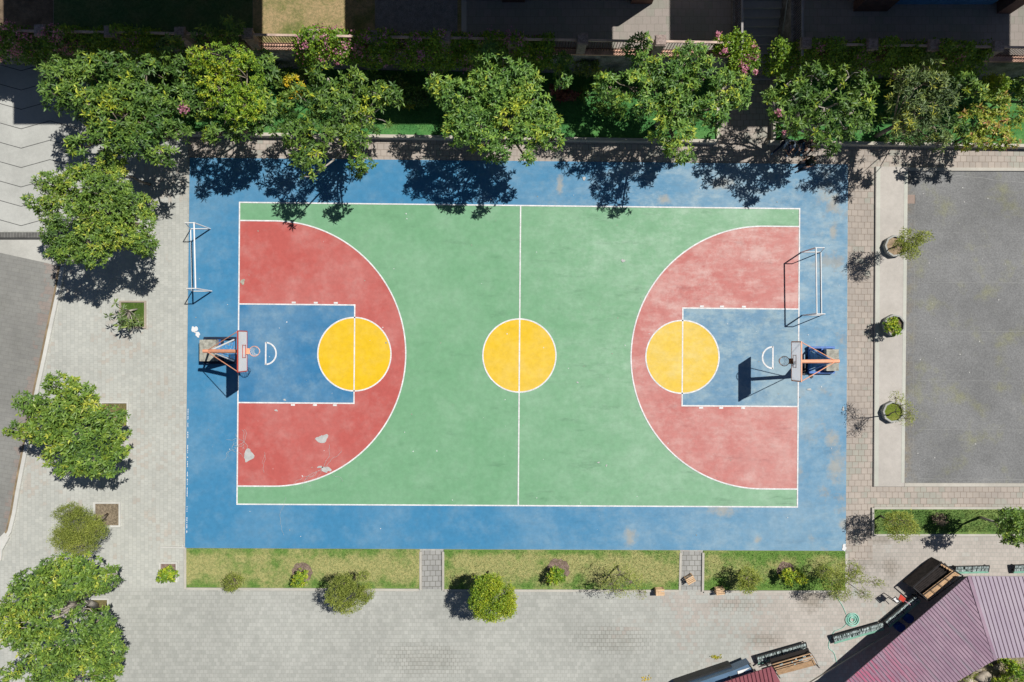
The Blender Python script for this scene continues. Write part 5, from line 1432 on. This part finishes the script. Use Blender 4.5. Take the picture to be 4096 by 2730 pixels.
def cart():
    e = empty('timber_trolley', W(3180, 2665), 'low open shelf of timber rails with a tan board front at bottom edge', 'shelf')
    z = .9
    a, b, c, d = W(3088, 2656, z), W(3242, 2611, z), W(3280, 2674, z), W(3120, 2716, z)
    def q(u, v, zz): 
        p = a.lerp(b, u).lerp(d.lerp(c, u), v); return (p.x, p.y, zz)
    for u in (.01, .99):
        for v in (.02, .97):
            m = MB(); m.obox(q(u, v, 0), q(u, v, z), .035, .035); m.build('leg', M_BLACKMET, e)
    m = MB()
    for v, w in ((.05, .04), (.22, .05), (.36, .04)): m.obox(q(.0, v, z), q(1, v, z), w, .03)
    m.build('rails', M_WOOD, e)
    m = MB(); m.obox(q(.0, .12, z - .25), q(1, .12, z - .25), .42, .03); m.build('lower_board', M_DARK, e)
    m = MB(); A_, B_, C_, D_ = q(.02, .48, z - .05), q(.98, .48, z - .05), q(.98, 1.0, z - .35), q(.02, 1.0, z - .35)
    m.add([A_, B_, C_, D_] + [(p[0], p[1], p[2] - .03) for p in (A_, B_, C_, D_)], [(0, 1, 2, 3), (7, 6, 5, 4), (0, 4, 5, 1), (1, 5, 6, 2), (2, 6, 7, 3), (3, 7, 4, 0)])
    m.build('tan_board', M_WOOD, e)
    m = MB(); m.tube([q(1, .0, z), q(1.0, .15, z + .18), q(1.0, .5, z + .12), q(1, 1, z - .2)], .012, 6); m.build('side_wire', M_BLACKMET, e)
    m = MB()
    rr = random.Random(9)
    for i in range(9):
        u = rr.uniform(.1, .9); p = q(u, rr.uniform(.1, .4), z + .01); m.box((p[0], p[1], p[2]), (rr.uniform(.05, .12), .05, .05), .3)
    m.build('small_goods', M_SLAT, e)
cart()
def kiosk():
    e = empty('kiosk', W(3020, 2740), 'small kiosk with dark red ribbed roof and a black shutter at the bottom edge', 'kiosk')
    z = 1.35
    pts = [W(2890, 2732, z), W(3088, 2667, z), W(3118, 2722, z), W(3160, 2860, z), W(2960, 2900, z)]
    m = MB(); m.prism([(p.x, p.y) for p in pts], z - .05, z); rf = m.build('roof', plain('red_roof', lit(158, 92, 100), .5, .12, 3), e)
    m = MB(); a, b, d = pts[0], pts[1], pts[2]
    for i in range(13):
        t_ = (i + .5) / 13; p0 = a.lerp(b, t_); p1 = p0 + Vector((.40, -1.9, 0)); m.obox((p0.x, p0.y, z + .015), (p1.x, p1.y, z + .015), .03, .03)
    m.build('rib', plain('red_rib', lit(110, 56, 66), .5), rf)
    m = MB(); z2 = .55; m.prism([W(2700, 2738, z2)[:2], W(2925, 2662, z2)[:2], W(2930, 2672, z2)[:2], W(2730, 2742, z2)[:2]], .05, z2); m.build('shutter', M_BLACKMET, e)
    m = MB(); z3 = .9; m.prism([W(2760, 2742, z3)[:2], W(2936, 2682, z3)[:2], W(3000, 2655, z3)[:2], W(3022, 2700, z3)[:2], W(2830, 2765, z3)[:2]], .3, z3); ct = m.build('counter', M_GLASS, e)
    m = MB(); z4 = .93
    for q in ([(2950, 2686), (3003, 2670), (2953, 2702)], [(2978, 2702), (3003, 2688), (3004, 2696), (2990, 2702)]):
        m.poly([W(x, y, z4 + .005)[:3] for x, y in q])
        m.poly([W(x, y, z4)[:3] for x, y in q][::-1])
    m.build('white_sheet', M_WHITE, ct)
    m = MB(); m.tube([W(3000, 2656, .95), W(3024, 2690, .95)], .05, 8); m.build('post', M_BLOCK, e)
    for px, py in ((2930, 2725), (3090, 2690)):
        p = W(px, py, z); m = MB(); m.obox((p.x, p.y, 0), (p.x, p.y, z - .05), .06, .06); m.build('leg', M_BLACKMET, e)
kiosk()
m = MB(); m.prism([W(2822, 2690)[:2], W(2908, 2648)[:2], W(2915, 2660)[:2], W(2835, 2704)[:2]], 0, .02)
tag(m.build('metal_plate', plain('grey_plate', lit(164, 162, 160), .6, .1, 3)), 'flat grey plate lying on pavers before the black shutter', 'plate')

# hose: coil and tails
e = empty('garden_hose', W(3408, 2478), 'coiled pale green garden hose on the reddish pavers', 'hose')
m = MB(); c = W(3408, 2478)
rr = random.Random(3)
pts = []
for i in range(280):
    a = i * .19; R = .075 + .265 * (i / 280) + .022 * math.sin(a * .31) + rr.uniform(-.004, .004)
    pts.append((c.x + R * math.cos(a) * 1.02, c.y + R * math.sin(a), .022 + .03 * abs(math.sin(a * .17))))
m.tube(pts, .0155, 6); m.build('coil', M_HOSE, e, True)
def spline(ps, n=14):
    out = []
    for i in range(len(ps) - 1):
        p0, p1, p2, p3 = [Vector(ps[max(0, min(len(ps) - 1, k))]) for k in (i - 1, i, i + 1, i + 2)]
        for j in range(n):
            t_ = j / n
            out.append(.5 * ((2 * p1) + (-p0 + p2) * t_ + (2 * p0 - 5 * p1 + 4 * p2 - p3) * t_ ** 2 + (-p0 + 3 * p1 - 3 * p2 + p3) * t_ ** 3))
    out.append(Vector(ps[-1])); return out
for pl in ([(3384, 2458), (3370, 2425), (3348, 2390), (3337, 2362), (3342, 2340), (3362, 2322), (3355, 2318)], [(3388, 2492), (3372, 2510), (3352, 2520), (3335, 2528), (3318, 2560), (3315, 2592), (3335, 2612), (3346, 2650)]):
    m = MB(); m.tube(spline([tuple(W(x, y))[:2] + (.02,) for x, y in pl]), .014, 6); m.build('hose_tail', M_HOSE, e, True)
for x, y, lab, mt, k in ((2865, 2628, 'scatter of small yellow leaves on the reddish pavers', 'croton', 40), (2583, 2715, 'few orange dry leaves on grey pavers at bottom', 'croton', 22)):
    p = np.array(W(x, y, .03)) + rng.normal(0, 1, (k, 3)) * np.array([.12, .06, .005]); p[:, 2] = np.abs(p[:, 2])
    e = empty('fallen_leaves', W(x, y), lab, 'leaves')
    d = norm(rng.normal(0, 1, (k, 3)) * np.array([1, 1, .1])); nn = np.tile(np.array([[0, 0, 1.0]]), (k, 1)) + rng.normal(0, .2, (k, 3)); nn = norm(nn - d * (nn * d).sum(1, keepdims=True))
    leaf_mesh('leaf_litter', p, d, nn, np.full(k, .09), np.full(k, .045), np.full(k, .5 if x > 2700 else .9), LM[mt], e)
m = MB(); m.tube(spline([W(3108, 320, .5), W(3114, 240, 1.4), W(3124, 160, 2.4), W(3138, 80, 3.6), W(3152, -20, 4.8)], 6), .018, 6)
tag(m.build('hanging_cable', plain('grey_cable', (.22, .23, .24), .5)), 'thin grey cable rising beside the stairs wall', 'cable')

# ------------------------------------------------------------------ people
def person(label, origin, rz, J, top_c, leg_c, shoe_c, lean=0.0, bag=None):
    """J: joints in local metres (x right, y back, z up; facing -y)"""
    e = empty('person', origin, label, 'person', 'people resting at the court edge')
    e.rotation_euler = (0, 0, rz)
    names = list(J.keys()); idx = {n: i for i, n in enumerate(names)}
    E = [('pelvis', 'waist'), ('waist', 'chest'), ('chest', 'neck'), ('neck', 'head0'), ('head0', 'head1')]
    for s in 'LR':
        E += [('chest', 'sh' + s), ('sh' + s, 'el' + s), ('el' + s, 'wr' + s), ('wr' + s, 'palm' + s), ('pelvis', 'hip' + s), ('hip' + s, 'kn' + s), ('kn' + s, 'an' + s), ('an' + s, 'toe' + s)]
    R = dict(pelvis=.13, waist=.125, chest=.14, neck=.055, head0=.085, head1=.088)
    for s in 'LR':
        R.update({'sh' + s: .062, 'el' + s: .043, 'wr' + s: .030, 'palm' + s: .034, 'hip' + s: .092, 'kn' + s: .060, 'an' + s: .042, 'toe' + s: .036})
    me = bpy.data.meshes.new('skeleton')
    me.from_pydata([J[n] for n in names], [(idx[a], idx[b]) for a, b in E], [])
    o = bpy.data.objects.new('skeleton', me); col.objects.link(o)
    sk = o.modifiers.new('skin', 'SKIN')
    o.modifiers.new('sub', 'SUBSURF').levels = 1
    for n in names:
        me.skin_vertices[0].data[idx[n]].radius = (R[n], R[n] * (.85 if n in ('waist', 'chest', 'pelvis') else 1))
        me.skin_vertices[0].data[idx[n]].use_root = (n == 'pelvis')
    dg = bpy.context.evaluated_depsgraph_get()
    nm = bpy.data.meshes.new_from_object(o.evaluated_get(dg))
    bpy.data.objects.remove(o)
    b = MB()
    mats = [top_c, leg_c, shoe_c, M_SKIN]
    part = {}
    for a, c in E:
        k = 0
        if c in ('head0', 'head1', 'neck'): k = 3
        elif c[:2] == 'wr' or c[:4] == 'palm': k = 3
        elif c[:2] in ('kn', 'an') or c[:3] == 'hip': k = 1
        elif c[:3] == 'toe': k = 2
        part[(a, c)] = k
    segs = [(Vector(J[a]), Vector(J[c]), k, R[a] + R[c]) for (a, c), k in part.items()]
    V = [v.co.copy() for v in nm.vertices]
    for f in nm.polygons:
        ctr = f.center; best = None
        for a, c, k, rr_ in segs:
            t_ = max(0, min(1, (ctr - a).dot(c - a) / max((c - a).length_squared, 1e-6)))
            dist = (ctr - (a + (c - a) * t_)).length - rr_ * .35
            if best is None or dist < best[0]: best = (dist, k)
        b.f.append(tuple(f.vertices)); b.m.append(best[1])
    b.v = [tuple(v) for v in V]
    # hands: four curled fingers and a thumb on each palm, ears and nose
    for s in 'LR':
        w, p = Vector(J['wr' + s]), Vector(J['palm' + s])
        d = (p - w).normalized(); sd = d.cross(Vector((0, 0, 1)))
        sd = sd.normalized() if sd.length > .1 else Vector((1, 0, 0))
        dn = d.cross(sd).normalized()
        if dn.z > 0: dn = -dn
        for i, (off, ln) in enumerate(((-.03, .062), (-.010, .072), (.010, .068), (.030, .052))):
            r0 = p + d * .02 + sd * off
            b.tube([r0, r0 + d * ln * .5 + dn * .006, r0 + d * ln * .82 + dn * .026, r0 + d * ln * .9 + dn * .048], [.009, .0085, .008, .006], 6, 3)
        r0 = p - d * .01 + sd * (-.03 if s == 'L' else .03)
        b.tube([r0, r0 + sd * (-.025 if s == 'L' else .025) + d * .02, r0 + sd * (-.03 if s == 'L' else .03) + d * .05], [.011, .010, .007], 6, 3)
    h0, h1 = Vector(J['head0']), Vector(J['head1'])
    up = (h1 - h0).normalized(); fwd = Vector((0, -1, 0)); fwd = (fwd - up * fwd.dot(up)).normalized(); sd = up.cross(fwd)
    hc = h0.lerp(h1, .5)
    b.tube([hc + fwd * .075 + up * .02, hc + fwd * .108 - up * .025, hc + fwd * .085 - up * .03], [.010, .015, .010], 6, 3)
    for q in (-1, 1): b.tube([hc + sd * q * .085 + up * .025, hc + sd * q * .098, hc + sd * q * .085 - up * .03], [.008, .018, .008], 6, 3)
    me2 = bpy.data.meshes.new('body')
    me2.from_pydata(b.v, [], b.f)
    for mm in mats: me2.materials.append(mm)
    me2.polygons.foreach_set('material_index', b.m)
    me2.polygons.foreach_set('use_smooth', [True] * len(b.f)); me2.update()
    ob = bpy.data.objects.new('body', me2); col.objects.link(ob); ob.parent = e
    hm = MB(); bm = bmesh.new(); bmesh.ops.create_icosphere(bm, subdivisions=3, radius=1.0)
    vs = []; keep = []
    for v in bm.verts:
        q = v.co
        k = 1.0 + .04 * math.sin(9 * q.x) * math.sin(8 * q.y)
        p = hc + up * .022 - fwd * .012 + sd * (q.x * .102 * k) + fwd * (-q.y * .112 * k) + up * (q.z * .115 * k)
        vs.append(p); keep.append(not (q.z < .25 and -q.y > .15) and q.z > -.55)
    hm.add(vs, [tuple(v.index for v in f.verts) for f in bm.faces if all(keep[v.index] for v in f.verts)])
    bm.free()
    hme = bpy.data.meshes.new('hair'); hme.from_pydata(hm.v, [], hm.f); hme.materials.append(M_HAIR); hme.polygons.foreach_set('use_smooth', [True] * len(hm.f))
    ho = bpy.data.objects.new('hair', hme); col.objects.link(ho); ho.parent = e
    return e
def seated(knee=.15, fwd=.12, hands='front', head=(0, -.06)):
    J = dict(pelvis=(0, 0, .10), waist=(0, -.02 - fwd * .2, .28), chest=(0, -.05 - fwd * .7, .48), neck=(0, -.07 - fwd, .62), head0=(0 + head[0], -.09 - fwd + head[1] * .6, .70), head1=(head[0] * 1.3, -.09 - fwd + head[1], .80))
    for s, k in (('L', -1), ('R', 1)):
        J.update({'sh' + s: (k * .18, -.05 - fwd * .8, .53), 'hip' + s: (k * .10, -.02, .09), 'kn' + s: (k * knee, -.44, .12), 'an' + s: (k * knee * 1.05, -.48, -.29), 'toe' + s: (k * knee * 1.15, -.64, -.34)})
        if hands == 'front': J.update({'el' + s: (k * .26, -.22 - fwd, .34), 'wr' + s: (k * .10, -.42 - fwd, .28), 'palm' + s: (k * .05, -.49 - fwd, .27)})
        else: J.update({'el' + s: (k * .25, -.14 - fwd, .30), 'wr' + s: (k * .17, -.36, .24), 'palm' + s: (k * .15, -.44, .22)})
    return J
def cloth(n, c): return plain(n, c, .9, .2, 6, .1, 50, .1)
JEANS = cloth('denim', (.05, .10, .16)); NAVY = cloth('navy_cloth', (.025, .03, .06))
SHOEW = cloth('white_shoe', (.6, .62, .64)); SHOEB = cloth('dark_shoe', (.05, .05, .06)); SHOET = cloth('teal_shoe', (.12, .30, .38))
yk = lambda px: Yk(W(px, 0).x)
J1 = seated(.20, .20)
J1.update(hipL=(-.11, -.03, .09), knL=(-.36, -.32, .13), anL=(-.56, -.50, -.27), toeL=(-.66, -.60, -.33), knR=(.14, -.42, .13), anR=(.13, -.56, -.28), toeR=(.14, -.72, -.33))
Xp = W(3134, 0).x; person('person in a pale grey blue shirt hunched on kerb with hands together', (Xp, yk(3134) + .12, .37), .0, J1, cloth('grey_blue_shirt', (.30, .37, .46)), NAVY, cloth('pale_blue_shoe', (.42, .58, .72)))
Xp = W(3190, 0).x; person('person in black top and blue jeans seated on kerb in the middle', (Xp, yk(3190) + .10, .37), 0, seated(.13, .05, 'knees', (.0, -.02)), cloth('black_shirt', (.020, .018, .022)), JEANS, SHOET)
Xp = W(3222, 0).x; person('person in dark clothes with bare shins seated at kerb right end', (Xp, yk(3222) + .10, .37), -.08, seated(.12, .10, 'knees', (-.03, -.04)), cloth('dark_brown_shirt', (.045, .035, .03)), cloth('dark_shorts', (.03, .03, .035)), SHOEW)
Jg = dict(pelvis=(0, 0, .12), waist=(0, .06, .30), chest=(0, .12, .50), neck=(0, .13, .64), head0=(0, .10, .72), head1=(0, .08, .82))
for s, k in (('L', -1), ('R', 1)):
    Jg.update({'sh' + s: (k * .18, .12, .56), 'el' + s: (k * .26, .04 + .10 * (k > 0), .34), 'wr' + s: (k * .20, -.16, .30), 'palm' + s: (k * .18, -.24, .28), 'hip' + s: (k * .10, -.02, .11), 'kn' + s: (k * .14, -.38, .36), 'an' + s: (k * .13, -.56, .06), 'toe' + s: (k * .14, -.74, .04)})
person('person in dark olive clothes sitting on the ground at the court edge', tuple(W(3226, 655)[:2]) + (.03,), math.radians(-62), Jg, cloth('olive_shirt', (.045, .05, .035)), cloth('dark_trousers', (.025, .025, .032)), SHOEB)
